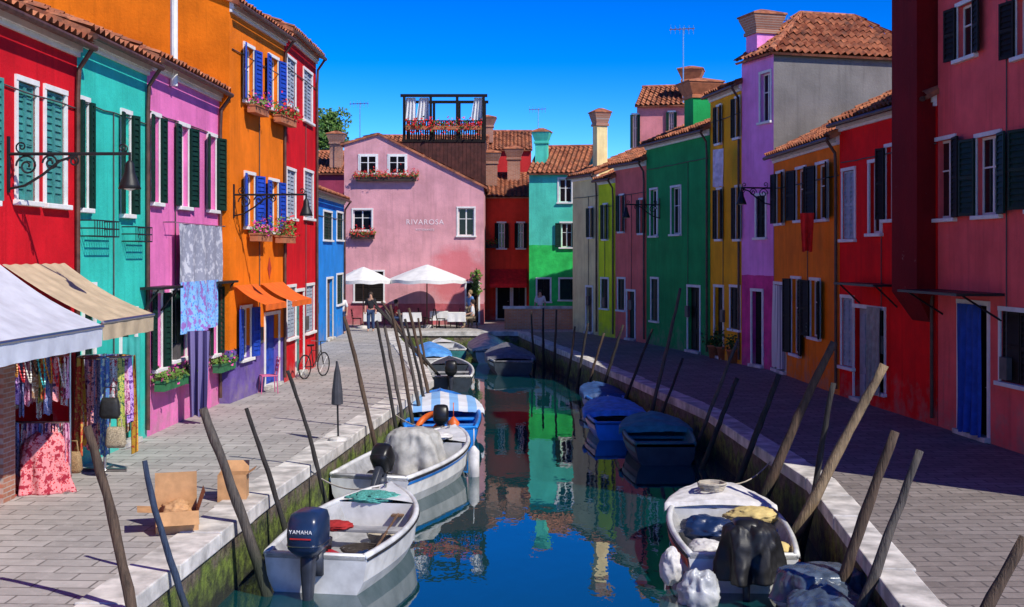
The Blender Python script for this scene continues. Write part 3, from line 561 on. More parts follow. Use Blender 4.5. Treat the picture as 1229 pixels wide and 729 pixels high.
def blob(name,label,cat,loc,rad,mat,seed,wr=.15,n=56,fr=3.):
    m=MB(); rows=[]
    for j in range(1,36):
        th=pi*j/36; rows.append([])
        for k in range(n):
            ph=2*pi*k/n; d=Vector((sin(th)*cos(ph),sin(th)*sin(ph),cos(th))); q=1+wr*.5*mn.noise(d*1.3+Vector((seed,0,0)))+wr*.35*crease(d*fr*.6,seed); rows[-1].append((d.x*rad[0]*q,d.y*rad[1]*q,d.z*rad[2]*q))
    m.loft(rows); return T(m.build(name,mat,sm=True,loc=loc),label,cat)
def drape(name,label,cat,loc,rz,a,b,hg,mat,seed,flare=.14,nf=9,n=96,e=.6,wr=.05,fr=3.6,fold=.6):
    m=MB(); rows=[]
    for j in range(1,37):
        s=j/36; q=0 if s<.3 else (s-.3)/.7; rad=min(1,(s/.3)**.55) if s<.3 else 1; z=hg*(1-.14*(s/.3)**2.2) if s<.3 else hg*.86*(1-q)
        base=se(a*(rad*.9+.1*min(1,s/.5)+flare*q),b*(rad*.9+.1*min(1,s/.5)+flare*q),0,0,z,n,e); row=[]
        for k,p in enumerate(base):
            ph=2*pi*k/n; fo=1+q**.8*flare*fold*(sin(ph*nf+seed)+.5*sin(ph*(nf*2-1)+seed*2)); cr=crease(Vector((p[0]*fr,p[1]*fr,p[2]*fr*.45)),seed)*wr
            row.append((p[0]*fo+p[0]*cr/max(a,.3)*.8,p[1]*fo+p[1]*cr/max(b,.3)*.8,max(0,p[2]+cr*.5*(1-q))))
        rows.append(row)
    m.loft(rows); o=m.build(name,mat,sm=True,loc=loc,rot=(0,0,rz)); return T(o,label,cat)
def coil(label,loc,r=.2,n=7,mat=None,turn=17):
    m=MB()
    for k in range(n): m.tube([(cos(t*.4)*(r+.012*k)+R.uniform(-.02,.02),sin(t*.4)*(r+.012*k),.02+.025*k) for t in range(turn)],.016,5)
    T(m.build('rope_coil',mat or M('rope_dark',(.05,.04,.035),.9),loc=loc),label,'rope')
ROPE=M('rope',(.45,.40,.32),.9)
MB().box(2.0,-.35,.08,2.5,.35,.7).box(2.05,-.3,.7,2.3,.3,.85).build('console',BW,B.root,bev=.03)
drape('console_cover','crumpled grey cloth draped over the console of the blue striped white boat','cover',B.wp(2.25,0,.26),B.root.rotation_euler.z,.38,.46,.78,TG,2,.28,6,e=.85,wr=.06,fr=3.2,fold=.6)
blob('cloth_bundle','black bag on the floor in front of the console in the blue striped boat','bundle',B.wp(1.2,.3,.2),(.28,.22,.16),BLK,21,.6); coil('pale rope coil on the floor of the blue striped boat',B.wp(1.3,-.35,.1),.17,6,ROPE)
blob('cloth_bundle','folded white sheet on the bow deck of the blue striped boat','bundle',B.wp(3.5,.05,.72),(.32,.3,.07),TW,23,.5)
drape('motor_cover','creased black cover over the outboard of the orange trimmed boat','motor cover',K.wp(-.2,-.05,.25),.3,.29,.26,.70,TK,3,.28,6,e=.85,wr=.06,fr=3.6,fold=.6)
drape('plastic_sheet','black plastic sheet folded on the floor of the orange trimmed boat','sheet',K.wp(1.1,-.15,.12),.5,.42,.46,.30,TK,5,.15,6,wr=.06)
blob('plastic_sheet','dark blue folded sheet amidships in the orange trimmed boat','sheet',K.wp(1.9,.25,.42),(.35,.32,.16),BN,6,.5)
blob('plastic_sheet','yellowish folded cover on the right side of the orange trimmed boat','sheet',K.wp(2.2,-.42,.56),(.34,.24,.10),TY,8,.5); blob('plastic_sheet','white folded sheet by the stern seat of the orange trimmed boat','sheet',K.wp(.65,.38,.40),(.28,.22,.12),TW,9,.55); blob('plastic_sheet','small yellowish bundle at the stern of the orange trimmed boat','sheet',K.wp(.55,-.5,.42),(.2,.18,.12),TY,10,.5)
coil('pale rope coil on the bow cover of the orange trimmed boat',K.wp(2.9,.1,.78),.16,5,ROPE)
drape('plastic_sheet','slate plastic sheet bundle beside the orange trimmed boat','sheet',Lb.wp(2.3,.0,.36),.2,.42,.32,.34,TN,9,.2,6,wr=.06,fr=3)
PWH=M('plastic_white',(.66,.68,.70),.3,.25,6,.2,trans=.3)
blob('plastic_bag','crumpled clear plastic bag at the left stern of the orange trimmed boat','bag',K.wp(-.5,.62,.12),(.22,.18,.26),PWH,12,.6); blob('plastic_bag','crumpled clear plastic bag at the right stern of the orange trimmed boat','bag',K.wp(-.45,-.62,.16),(.26,.2,.22),PWH,19,.6)
blob('plastic_bag','small white bag hanging at the left side of the orange trimmed boat','bag',K.wp(.15,.92,.30),(.13,.13,.22),TW,15,.4)
def fender(label,loc,r=.11,l=.5,mat=None):
    m=MB(); m.lathe([(.0,-l/2-r*.6),(r*.5,-l/2-r*.5),(r,-l/2),(r,l/2),(r*.5,l/2+r*.6),(r*.25,l/2+r*.9),(.0,l/2+r)],14); m.tube([(0,0,l/2+r*.8),(0,0,l/2+r*.8+.35)],.012,6); T(m.build('boat_fender',mat or TW,sm=True,loc=loc),label,'fender')
fender('small white fender on the bow side of the blue striped boat',B.wp(3.3,-.88,.25)); fender('orange float lying at the stern seat of the bright blue boat',C.wp(1.2,-.3,.35),.14,.2,ORG)
r=E('fuel_tank','red fuel tank on the floor of the nearest left boat','fuel tank',A.wp(.8,.2,.1),.6); MB().box(-.24,-.16,0,.24,.16,.24).build('tank',M('tank_red',(.5,.02,.02),.35),r,bev=.04); MB().tube([(-.1,0,.24),(-.1,0,.31),(.1,0,.31),(.1,0,.24)],.018,6).tube([(.18,.1,.24),(.18,.1,.29)],.035,8).build('handle',BLK,r)
coil('coil of dark rope on the floor of the nearest left boat',A.wp(1.4,-.2,.1)); coil('pale rope coil by the seat of the nearest left boat',A.wp(2.3,-.25,.14),.15,6,ROPE)
blob('fishing_net','turquoise fishing net heaped on the bow of the nearest left boat','net',A.wp(3.1,.1,.66),(.34,.26,.07),M('net',(.08,.34,.29),.9,.5,30,.6),2,.6)
blob('cloth_bundle','dark blue jacket lying on the floor of the nearest left boat','bundle',A.wp(1.1,-.35,.16),(.25,.2,.12),BN,7,.6)
blob('cloth_bundle','black bag lying by the red tank in the nearest left boat','bundle',A.wp(.55,.35,.2),(.22,.18,.18),BLK,17,.6); blob('cloth_bundle','red cloth lying on the seat of the nearest left boat','bundle',A.wp(1.9,.3,.46),(.2,.16,.06),M('cloth_darkred',(.35,.02,.02),.9),27,.6)
m=MB(); m.lathe([(.0,.0),(.12,.0),(.15,.26),(.14,.26),(.11,.02),(.0,.02)],14); T(m.build('bucket',M('bucket_black',(.03,.03,.035),.5),sm=True,loc=A.wp(1.55,.42,.1)),'dark plastic bucket on the floor of the nearest left boat','bucket')
m=MB(); m.tube([(0,0,0),(2.3,.1,.06)],[.018,.018],7).box(2.25,.02,.03,2.75,.2,.055); T(m.build('oar',WOOD,loc=A.wp(.5,-.58,.36),rot=(0,-.02,A.root.rotation_euler.z+.05)),'wooden oar lying along the side of the nearest left boat','oar')
m=MB(); m.tube([(cos(t*pi/12)*.3,sin(t*pi/12)*.3,0) for t in range(25)],.075,8); T(m.build('life_ring',ORG,sm=True,loc=C.wp(.3,.25,.55),rot=(.5,-.5,0)),'orange life ring in the stern of the bright blue boat','life ring')
def rope(label,a,b,sag=.2):
    a,b=Vector(a),Vector(b); T(MB().tube([a+(b-a)*(i/10)-Vector((0,0,sag*sin(pi*i/10))) for i in range(11)],.012,5).build('mooring_rope',ROPE),label,'rope')
rope('pale mooring rope from the nearest left boat to the quay',A.wp(3.4,.1,.75),(ex(LE,20.8)-.2,20.8,.03)); rope('pale mooring rope from the blue striped boat to the quay',B.wp(4.4,.1,.8),(ex(LE,28.5)-.2,28.5,.03)); rope('pale mooring rope from the orange trimmed boat to the right quay',K.wp(3.6,-.1,.75),(ex(RE,22)+.2,22,.03))
# ---------------- street lamps
def spiral(c,r0,turns,a0,sg,n=26): return [(c[0],c[1]+r0*(1-i/n*.85)*cos(a0+sg*turns*2*pi*i/n),c[2]+r0*(1-i/n*.85)*sin(a0+sg*turns*2*pi*i/n)) for i in range(n+1)]
def lamp(hs,px,py,ln,label):
    t,d=hs.td(px); r=E('street_lamp',label,'street lamp',hs.wp(t,0,hs.z(px,py)),hs.rz,'wrought iron wall lamps')
    m=MB(); m.box(-.03,-.03,-.55,.03,0,.25); m.tube([(0,0,0),(0,-ln,0)],.024,7); m.tube([(0,0,-.5),(0,-.25,-.45),(0,-.5,-.3),(0,-.75,-.1),(0,-1,-.02)],.02,6)
    for c,r0 in (((0,-.28,-.17),.16),((0,-.62,-.13),.12),((0,-.95,-.1),.09)): m.tube(spiral(c,r0,1.6,0,1),.015,5)
    m.tube(spiral((0,-.2,.1),.09,1.3,-pi/2,1),.012,5); m.tube(spiral((0,-ln+.1,.08),.08,1.3,-pi/2,-1),.012,5); m.tube([(0,-ln,.02),(0,-ln,-.12)],.02,6); m.build('bracket',IRON,r)
    MB().lathe([(.03,-.10),(.06,-.14),(.075,-.27),(.10,-.33),(.14,-.44),(.16,-.5),(.14,-.5),(.08,-.36)],16,(0,-ln,0)).build('lamp_shade',IRON,r,sm=True)
    MB().lathe([(.0,-.53),(.08,-.5),(.1,-.44),(.05,-.38)],12,(0,-ln,0)).build('bulb',M('lamp_glass',(.6,.6,.55),.3,.05,3,0),r,sm=True)
lamp(LH1,9,185,1.75,'black wrought iron wall lamp on the near red house with teal shutters'); lamp(LO,280,234,1.75,'black wrought iron wall lamp on the tall orange house'); lamp(RU,926,226,1.0,'black wall lamp on the lilac house'); lamp(RG,792,246,1.35,'black wall lamp on the dark green house')
# flower boxes
flowerbox(LO,292,309,138,'pink','top left flower box on the orange house, pink blooms',TERRA,-.2,.9); flowerbox(LO,324,343,150,'red','top right flower box on the orange house, red blooms and trailing green',TERRA,-.2,1.2,nf=110); flowerbox(LO,295,313,290,'pink','lower left flower box on the orange house with pink blooms',TERRA,-.2,1.1,nf=110); flowerbox(LO,326,342,292,'red','lower right flower box on the orange house with tall red blooms',TERRA,-.2,1.6)
for x0,x1,y,o in ((179,205,466,'nearest'),(209,226,458,'middle'),(250,268,445,'farthest')): flowerbox(LP,x0,x1,y,'pink',f'{o} green planter on the pink house wall by the quay',BOXG,-.2,.6,None,18)
for x0,x1,py,o in ((95,125,284,'near'),(146,166,290,'far')):
    t0,t1=sorted((LT.td(x0)[0],LT.td(x1)[0])); z=LT.z((x0+x1)/2,py); m=MB()
    for zz in (0,.13,.26): m.tube([(t0,0,z+zz),(t0,-.26,z+zz),(t1,-.26,z+zz),(t1,0,z+zz)],.012,5)
    n=int((t1-t0)/.11)
    for k in range(n+1): x=t0+(t1-t0)*k/n; m.tube([(x,-.26,z+.26),(x,-.26,z),(x,-.0,z)],.008,4)
    r=E('window_rail',f'{o} black iron window rail under the turquoise house windows','window rail',(LT.a.x,LT.a.y,0),LT.rz); m.build('railing',IRON,r)
# ---------------- cloth
def cloth(name,label,cat,a,b,hgt,mat,folds=5,amp=.05,group=None,nu=30,nv=12,taper=0):
    a,b=Vector(a),Vector(b); c=(a+b)/2; e=(b-a); n=e.cross(Vector((0,0,1))).normalized(); sd=R.uniform(0,50)
    m=MB(); m.grid(lambda u,v:e*((u-.5)*(1-taper*v))+n*(amp*(.25+v)*(sin(u*folds*2*pi+sd)+.4*sin(u*folds*4.7+v*3+sd)))+Vector((0,0,-hgt*v+.02*sin(u*9+sd)*v)),nu,nv)
    return T(m.build(name,mat,sm=True,loc=c),label,cat,group)
w=lambda px,py,y=-.4,hs=LP:hs.wp(hs.td(px)[0],y,hs.z(px,py))
GS=pattern('sheet_grey',(.42,.43,.50),(.28,.29,.36),(.55,.55,.6),11)
a,b=P(214,268,25.3),P(252,268,28.6); b.z=a.z; b.x=a.x+.1
cloth('bed_sheet','grey patterned sheet hanging on the pink house','laundry',a,b,1.25,GS,4,.05); a2,b2=a-Vector((-.06,0,1.2)),b-Vector((-.06,.5,1.2))
cloth('bed_sheet','blue flowered sheet hanging under the grey one on the pink house','laundry',a2,b2,1.05,pattern('sheet_blue',(.06,.28,.75),(.25,.5,.85),(.3,.15,.5),16),4,.05)
T(MB().tube([a+Vector((0,-.5,.01)),b+Vector((0,.3,.01))],.008,5).tube([a+Vector((-.5,-.4,.01)),a+Vector((.05,-.4,.01))],.015,5).tube([b+Vector((-.5,.2,.01)),b+Vector((.05,.2,.01))],.015,5).build('washing_line',CHROME),'washing line along the front of the pink house','washing line')
a=P(225,398,25.6); cloth('towel','dark purple striped cloth hanging by the pink house door','laundry',a,a+Vector((.42,.15,0)),1.75,stripes('towel_stripe',(.03,.02,.10),(.16,.13,.30),40),3,.06,taper=.25)
a=P(141,405,22.5); cloth('door_curtain','turquoise curtain hanging at the turquoise house door','curtain',a,a+Vector((.36,.15,0)),1.5,M('cloth_turq',(.05,.36,.32),.9),3,.05)
a=P(856,180,40.2); cloth('laundry_cloth','pale cloth hanging from a window of the yellow house','laundry',a,a+Vector((.25,-.5,0)),1.2,M('cloth_lilac',(.75,.7,.8),.9),3,.04)
a,b=w(930,342,-.08,RO),w(944,342,-.08,RO); b.z=a.z; cloth('door_curtain','white striped curtain over the door of the low orange house','curtain',a,b,a.z-.15,stripes('curt',(.7,.68,.65),(.25,.25,.3),18),4,.05)
a,b=w(1155,364,-.1,RP),w(1184,364,-.1,RP); b.z=a.z; cloth('door_curtain','blue curtain over the door of the coral pink house','curtain',a,b,a.z-.1,M('cloth_blue',(.015,.07,.40),.9),4,.06)
a,b=w(1046,368,-.1,RR),w(1062,368,-.1,RR); b.z=a.z; cloth('door_curtain','grey curtain beside the white door of the deep red house','curtain',a,b,a.z-.3,M('cloth_grey',(.35,.33,.3),.9),4,.05)
a=P(960,256,32.6); cloth('laundry_cloth','red cloth hanging from a window of the low orange house','laundry',a,a+Vector((.34,-.15,0)),1.0,M('cloth_red',(.75,.02,.015),.9),2,.05,taper=.3)
# shop racks
pats=[('red',pattern('s1',(.65,.02,.04),(.75,.35,.35),(.05,.02,.1))),('black and white',pattern('s2',(.03,.03,.03),(.6,.6,.6),(.4,.02,.05))),('purple',pattern('s3',(.2,.04,.35),(.5,.3,.6),(.1,.02,.2))),('orange',pattern('s4',(.7,.25,.03),(.6,.05,.03),(.7,.5,.1))),('turquoise',pattern('s5',(.03,.4,.4),(.1,.15,.4),(.5,.6,.5))),('magenta',pattern('s6',(.6,.03,.25),(.7,.4,.5),(.2,.02,.1))),('cream',pattern('s7',(.6,.52,.4),(.3,.15,.08),(.5,.45,.4))),('navy',pattern('s8',(.02,.03,.12),(.3,.3,.5),(.05,.1,.3))),('green',pattern('s9',(.05,.25,.08),(.5,.5,.1),(.02,.1,.05))),('yellow',pattern('s10',(.7,.45,.03),(.6,.3,.03),(.5,.05,.03)))]
r=E('scarf_rack','steel rack hung with scarves in the shop entrance under the awnings','clothes rack',P(50,590,18.4)); r.location.z=0
MB().tube([(-.5,0,0),(-.5,0,2.05)],.02).tube([(.42,0,0),(.42,0,2.05)],.02).tube([(-.5,0,2.0),(.42,0,2.0)],.018).tube([(-.5,0,1.02),(.42,0,1.02)],.018).tube([(-.5,-.2,.02),(-.5,.2,.02)],.02).tube([(.42,-.2,.02),(.42,.2,.02)],.02).build('frame',CHROME,r)
for row,(z,hg,n,ids) in enumerate(((2.0,.85,16,(1,6,2,7,5,0,6,1,8,3,7,4,0,9,1,5)),(1.02,.84,13,(0,7,1,0,5,2,0,7,0,0,1,0,5)))):
    for i in range(n):
        nm,mt=pats[ids[i]]; a=r.location+Vector((-.47+.88*i/n,-.10+.2*R.random(),z)); cloth('scarf',f'{nm} scarf, {ORD[i]} from left on {"upper" if row==0 else "lower"} rail of the shop rack','scarf',a,a+Vector((.075,.06*R.uniform(-1,1),0)),hg*R.uniform(.6,1.1),mt,R.uniform(1,2.2),.04,'scarves on the shop rack',14,12,R.uniform(-.9,.2))
BC=[('turquoise',M('bead_turq',(.03,.45,.45),.3,.2,9,0)),('amber',M('bead_amber',(.6,.25,.02),.3,.2,9,0)),('red',M('bead_red',(.6,.02,.03),.3,.2,9,0)),('pearl',M('bead_pearl',(.7,.66,.6),.3,.2,9,0)),('black',M('bead_black',(.02,.02,.02),.3,.2,9,0))]
for i in range(9):
    nm,mt=BC[i%5]; a=r.location+Vector((-.45+.1*i,-.18,2.0)); dp=R.uniform(.25,.5); n=36
    T(MB().tube([(.045*sin(pi*q/n)*1.2-.05+.1*q/n,0,-dp*sin(pi*q/n)) for q in range(n+1)],[.006+.012*(q%2) for q in range(n+1)],6).build('necklace',mt,loc=a),f'{nm} bead necklace, {ORD[i]} from the left on the shop rack top rail','necklace','necklaces on the shop rack')
r=E('scarf_stand','round stand of scarves and shawls at the corner of the shop','clothes rack',P(126,548,20.1)); r.location.z=0
MB().tube([(0,0,0),(0,0,1.9)],.025).tube([(cos(t*pi/8)*.42,sin(t*pi/8)*.42,1.85) for t in range(17)],.014,5).tube([(-.42,0,1.85),(.42,0,1.85)],.012,5).tube([(0,-.42,1.85),(0,.42,1.85)],.012,5).tube([(-.35,0,.03),(.35,0,.03)],.03).tube([(0,-.35,.03),(0,.35,.03)],.03).build('frame',CHROME,r)
for i in range(20):
    an=2*pi*i/20; nm,mt=pats[(i*7+2)%10]; rr=.43*R.uniform(.75,1.08); p=r.location+Vector((cos(an)*rr,sin(an)*rr,1.86)); q=Vector((-sin(an),cos(an),0))*.07; cloth('shawl',f'{nm} shawl, {ORD[i]} around the corner scarf stand','shawl',p-q,p+q,R.uniform(.7,1.75),mt,R.uniform(1,2),.045,'shawls on the corner stand',14,12,R.uniform(-.6,.3))
for i,(px,py,d,nm,mt) in enumerate(((86,555,18.8,'woven tan',M('basket',(.35,.22,.10),.8,.5,60,.5)),(139,525,19.4,'beige knitted',M('knit',(.42,.34,.22),.9,.5,50,.5)),(132,490,19.4,'black',M('bag_black',(.02,.02,.02),.6,.3,20,.3)))):
    p=P(px,py,d); b=E('handbag',f'{nm} handbag hanging at the shop stands','handbag',p); MB().loft([se(.13,.06,0,0,-.16),se(.16,.08,0,0,-.1),se(.14,.07,0,0,.1),se(.12,.05,0,0,.16)]).build('bag',mt,b,sm=True); MB().tube([(-.1,0,.14),(-.08,0,.32),(.08,0,.32),(.1,0,.14)],.012,6).build('handle',mt,b)
drape('cloth_pile','heap of red flowered cloth on the ground in front of the scarf rack','cloth pile',G(54,590),.4,.27,.2,.85,pattern('s_red',(.60,.02,.03),(.7,.25,.25),(.35,.01,.03),30),4,.25,6,wr=.06)
# boxes
CARD=M('cardboard',(.50,.27,.12),.85,.2,6,.2,30)
def carton(label,px,py,sx,sy,sz,rz,fl):
    r=E('cardboard_box',label,'box',G(px,py),rz); m=MB(); t=.012; m.box(-sx,-sy,.002,sx,-sy+t,sz).box(-sx,sy-t,.002,sx,sy,sz).box(-sx,-sy+t,.002,-sx+t,sy-t,sz).box(sx-t,-sy+t,.002,sx,sy-t,sz).box(-sx+t,-sy+t,.004,sx-t,sy-t,.02); m.build('body',CARD,r)
    for ax,sg,ln,up in fl:
        if ax=='x': q=[(sg*sx,-sy,0),(sg*sx,sy,0),(sg*(sx+ln),sy,up),(sg*(sx+ln),-sy,up)]
        else: q=[(-sx,sg*sy,0),(sx,sg*sy,0),(sx,sg*(sy+ln),up),(-sx,sg*(sy+ln),up)]
        MB().quad(*q).build('flap',CARD,r,loc=(0,0,sz))
carton('open cardboard box on the left quay edge, nearest the camera',212,637,.26,.22,.28,.3,(('y',1,.02,.42),('y',-1,.16,-.14),('x',-1,.22,.02),('x',1,.08,.24)))
carton('taller cardboard box behind the open one on the left quay',280,600,.2,.17,.38,.1,(('y',1,.10,.14),('x',1,.12,.08)))
blob('crumpled_paper','crumpled brown paper sticking out of the open cardboard box','paper',G(212,636)+Vector((0,0,.25)),(.16,.13,.10),CARD,3,.7)
# bicycle, chair, closed parasol
def bike(p,rz):
    r=E('bicycle','dark bicycle parked against the tall red house','bicycle',p,rz)
    for x in (-.52,.52):
        o=MB().tube([(x+.33*cos(t*pi/12),0,.34+.33*sin(t*pi/12)) for t in range(25)],.02,6).build('wheel',IRON,r)
        m=MB()
        for k in range(8): m.tube([(x,0,.34),(x+.32*cos(k*pi/4),0,.34+.32*sin(k*pi/4))],.004,4)
        m.build('spokes',CHROME,o)
    MB().tube([(-.52,0,.34),(-.05,0,.32),(.38,0,.75),(-.15,0,.78),(-.52,0,.34)],.016,6).tube([(-.05,0,.32),(-.18,0,.9)],.016,6).tube([(.52,0,.34),(.38,0,.75),(.35,0,1.0)],.016,6).build('frame',IRON,r)
    MB().tube([(.28,-.27,1.02),(.36,0,1.0),(.28,.27,1.02)],.014,6).build('handlebar',CHROME,r); MB().loft([se(.13,.07,-.2,0,.9),se(.13,.07,-.2,0,.95)]).build('saddle',BLK,r)
bike(Vector((-5.6,35.4,0)),1.2)
def chair(label,p,rz,mat,group=None):
    r=E('chair',label,'chair',p,rz,group); MB().box(-.2,-.2,.43,.2,.2,.46).build('seat',mat,r,bev=.01)
    m=MB(); m.tube([(-.18,.2,.45),(-.18,.26,.9),(.18,.26,.9),(.18,.2,.45)],.014,6)
    for k in range(3): m.box(-.17,.215+.018*k,.55+.11*k,.17,.225+.018*k,.62+.11*k)
    m.build('backrest',mat,r)
    for x in (-.18,.18):
        for y in (-.18,.18): MB().tube([(x,y,.44),(x*1.1,y*1.15,0)],.013,6).build('leg',mat,r)
chair('pink chair standing outside the orange house',G(322,472),-1.2,M('chair_pink',(.6,.12,.25),.5)); 
r=E('parasol','short closed dark parasol standing on the left quay edge','parasol',G(406,530)); MB().tube([(0,0,0),(-.03,0,1.5)],.018).build('pole',IRON,r); MB().lathe([(.015,1.5),(.06,1.3),(.10,.95),(.11,.72),(.05,.70)],10,(-.02,0,-.02)).build('canopy',M('canopy_grey',(.05,.05,.06),.8),r); MB().lathe([(.0,.02),(.18,.02),(.18,.07),(.04,.1)],16).build('base',STONE,r)
# restaurant terrace
def parasol(label,p,rad,zt,ze):
    r=E('parasol',label,'parasol',p,0,'white restaurant parasols'); MB().tube([(0,0,0),(0,0,zt)],.03).build('pole',WOOD,r); m=MB(); n=8
    m.grid(lambda a,b:(rad*b*cos(2*pi*a),rad*b*sin(2*pi*a),zt-(zt-ze)*b**1.1-.05*b*(1-cos(2*pi*a*n))/2),64,8); m.build('canopy',CLW,r,sm=True); MB().grid(lambda a,b:(rad*cos(2*pi*a),rad*sin(2*pi*a),ze-.05*(1-cos(2*pi*a*n))/2-.16*b),64,1).build('valance',CLW,r); MB().lathe([(.0,.0),(.3,.0),(.3,.1),(.05,.14)],16).build('base',STONE,r)
parasol('large white open parasol in front of the gabled house, on the right',(-4.05,59.5,0),1.85,3.0,2.3); parasol('smaller white open parasol in front of the gabled house, on the left',(-7.0,58.8,0),1.3,2.9,2.3)
ti=0
for x,y in ((-4.7,58.9),(-2.6,58.9),(-3.5,60),(-6.6,59.2)):
    r=E('dining_table',f'{ORD[ti]} restaurant table from the camera, left to right, under the white parasols','table',(x,y,0),0,'restaurant tables'); MB().box(-.4,-.4,.70,.4,.4,.74).build('tabletop',WOOD,r); MB().tube([(0,0,0),(0,0,.7)],.04).build('leg',IRON,r); MB().box(-.3,-.05,.0,.3,.05,.03).box(-.05,-.3,.001,.05,.3,.031).build('base',IRON,r)
    m=MB(); m.grid(lambda a,b:(.42*(2*a-1),.42*(2*b-1),.745),4,4); m.grid(lambda a,b:(cos(2*pi*a+pi/4)*(.595+.03*b*sin(a*50))*min(1,.71/max(abs(cos(2*pi*a+pi/4)),abs(sin(2*pi*a+pi/4)))),sin(2*pi*a+pi/4)*(.595+.03*b*sin(a*50))*min(1,.71/max(abs(cos(2*pi*a+pi/4)),abs(sin(2*pi*a+pi/4)))),.745-.42*b),48,3)
    T(m.build('tablecloth',CLW,loc=(x,y,0)),f'white cloth on the {ORD[ti]} restaurant table under the parasols','tablecloth','restaurant tablecloths')
    for k,(dx,dy,a) in enumerate(((-.75,0,pi/2),(.75,0,-pi/2))): chair(f'dark chair on the {"left" if k==0 else "right"} of the {ORD[ti]} restaurant table',(x+dx,y+dy,0),a,BROWNSH,'restaurant chairs')
    ti+=1
r=E('brick_parapet','low orange brick parapet with stone coping at the end of the canal','wall'); MB().box(-.35,58,0,3.3,58.35,.95).build('brickwork',BRICKO,r); MB().box(-.42,57.93,.95,3.37,58.42,1.07).build('coping',STONE,r,bev=.01)
for i,(px,py) in enumerate(((857,430),(868,432),(880,436))):
    p=G(px,py); r=E('plant_pot',f'terracotta pot with a leafy plant, {ORD[i]} from the left by the green house','plant pot',p,0,'terracotta pots on the right bank'); MB().lathe([(.0,.0),(.15,.0),(.21,.38),(.23,.38),(.23,.44),(.19,.44),(.18,.36),(.0,.36)],16).build('pot',TERRA,r,sm=True); m=MB(); leaves(m,150,lambda:(R.gauss(0,.14),R.gauss(0,.14),.45+abs(R.gauss(0,.22))),.06); m.build('foliage',LEAF,r)
m=MB(); leaves(m,200,lambda:(R.gauss(0,.13),R.gauss(-.1,.1),R.uniform(.2,1.4)),.09); r=E('climbing_plant','leafy climber on the right corner of the gabled house','plant',(-1.75,61.6,1.3)); m.build('foliage',LEAF2,r); MB().tube([(0,0,-1.3),(.05,.05,.5),(0,0,1.5)],.03,6).build('stem',WOOD,r)
# tree behind
r=E('tree','green tree rising behind the tall red house roof','tree',(-12.9,84,0)); MB().tube([(0,0,0),(.2,0,5),(0,.1,10)],[.3,.24,.12],9).tube([(.1,0,7),(.7,.4,9.5),(.9,.6,11)],[.15,.1,.04],6).tube([(.1,0,7.5),(-.7,-.3,9.5),(-1,-.2,11)],[.15,.1,.04],6).build('trunk',WOOD,r)
cl=[(R.gauss(0,.7),R.gauss(0,.8),11.2+R.gauss(0,.9),R.uniform(.4,.75)) for _ in range(24)]
for mt,n in ((LEAF,2200),(LEAF2,1300)):
    m=MB()
    def f():
        c=R.choice(cl); v=Vector((R.gauss(0,1),R.gauss(0,1),R.gauss(0,1))).normalized()*c[3]*R.uniform(.6,1.1); return (c[0]+v.x+.3,c[1]+v.y,c[2]+v.z+.3)
    leaves(m,n,f,.13); m.build('crown',mt,r)
# antennas
def antenna(label,px,y0,y1,d):
    a,b=P(px,y1,d),P(px,y0,d); h=b.z-a.z; r=E('tv_antenna',label,'antenna',a); m=MB(); m.tube([(0,0,-.5),(0,0,h)],.03,6); m.tube([(-.6,0,h-.1),(.5,0,h-.05)],.022,5)
    for k in range(6): m.tube([(-.55+.2*k,-.3,h-.08),(-.55+.2*k,.3,h-.08)],.014,4); m.tube([(-.55+.2*k,0,h-.3),(-.55+.2*k,0,h+.1)],.012,4)
    m.build('mast',CHROME,r)
antenna('tall tv antenna on the roof behind the green house',820,33,110,55); antenna('tv antenna above the red tiled roof on the left',432,123,165,72); antenna('tv antenna above the tall red house in the middle',646,130,175,80); antenna('tv antenna behind the lilac house chimney',945,22,50,45)
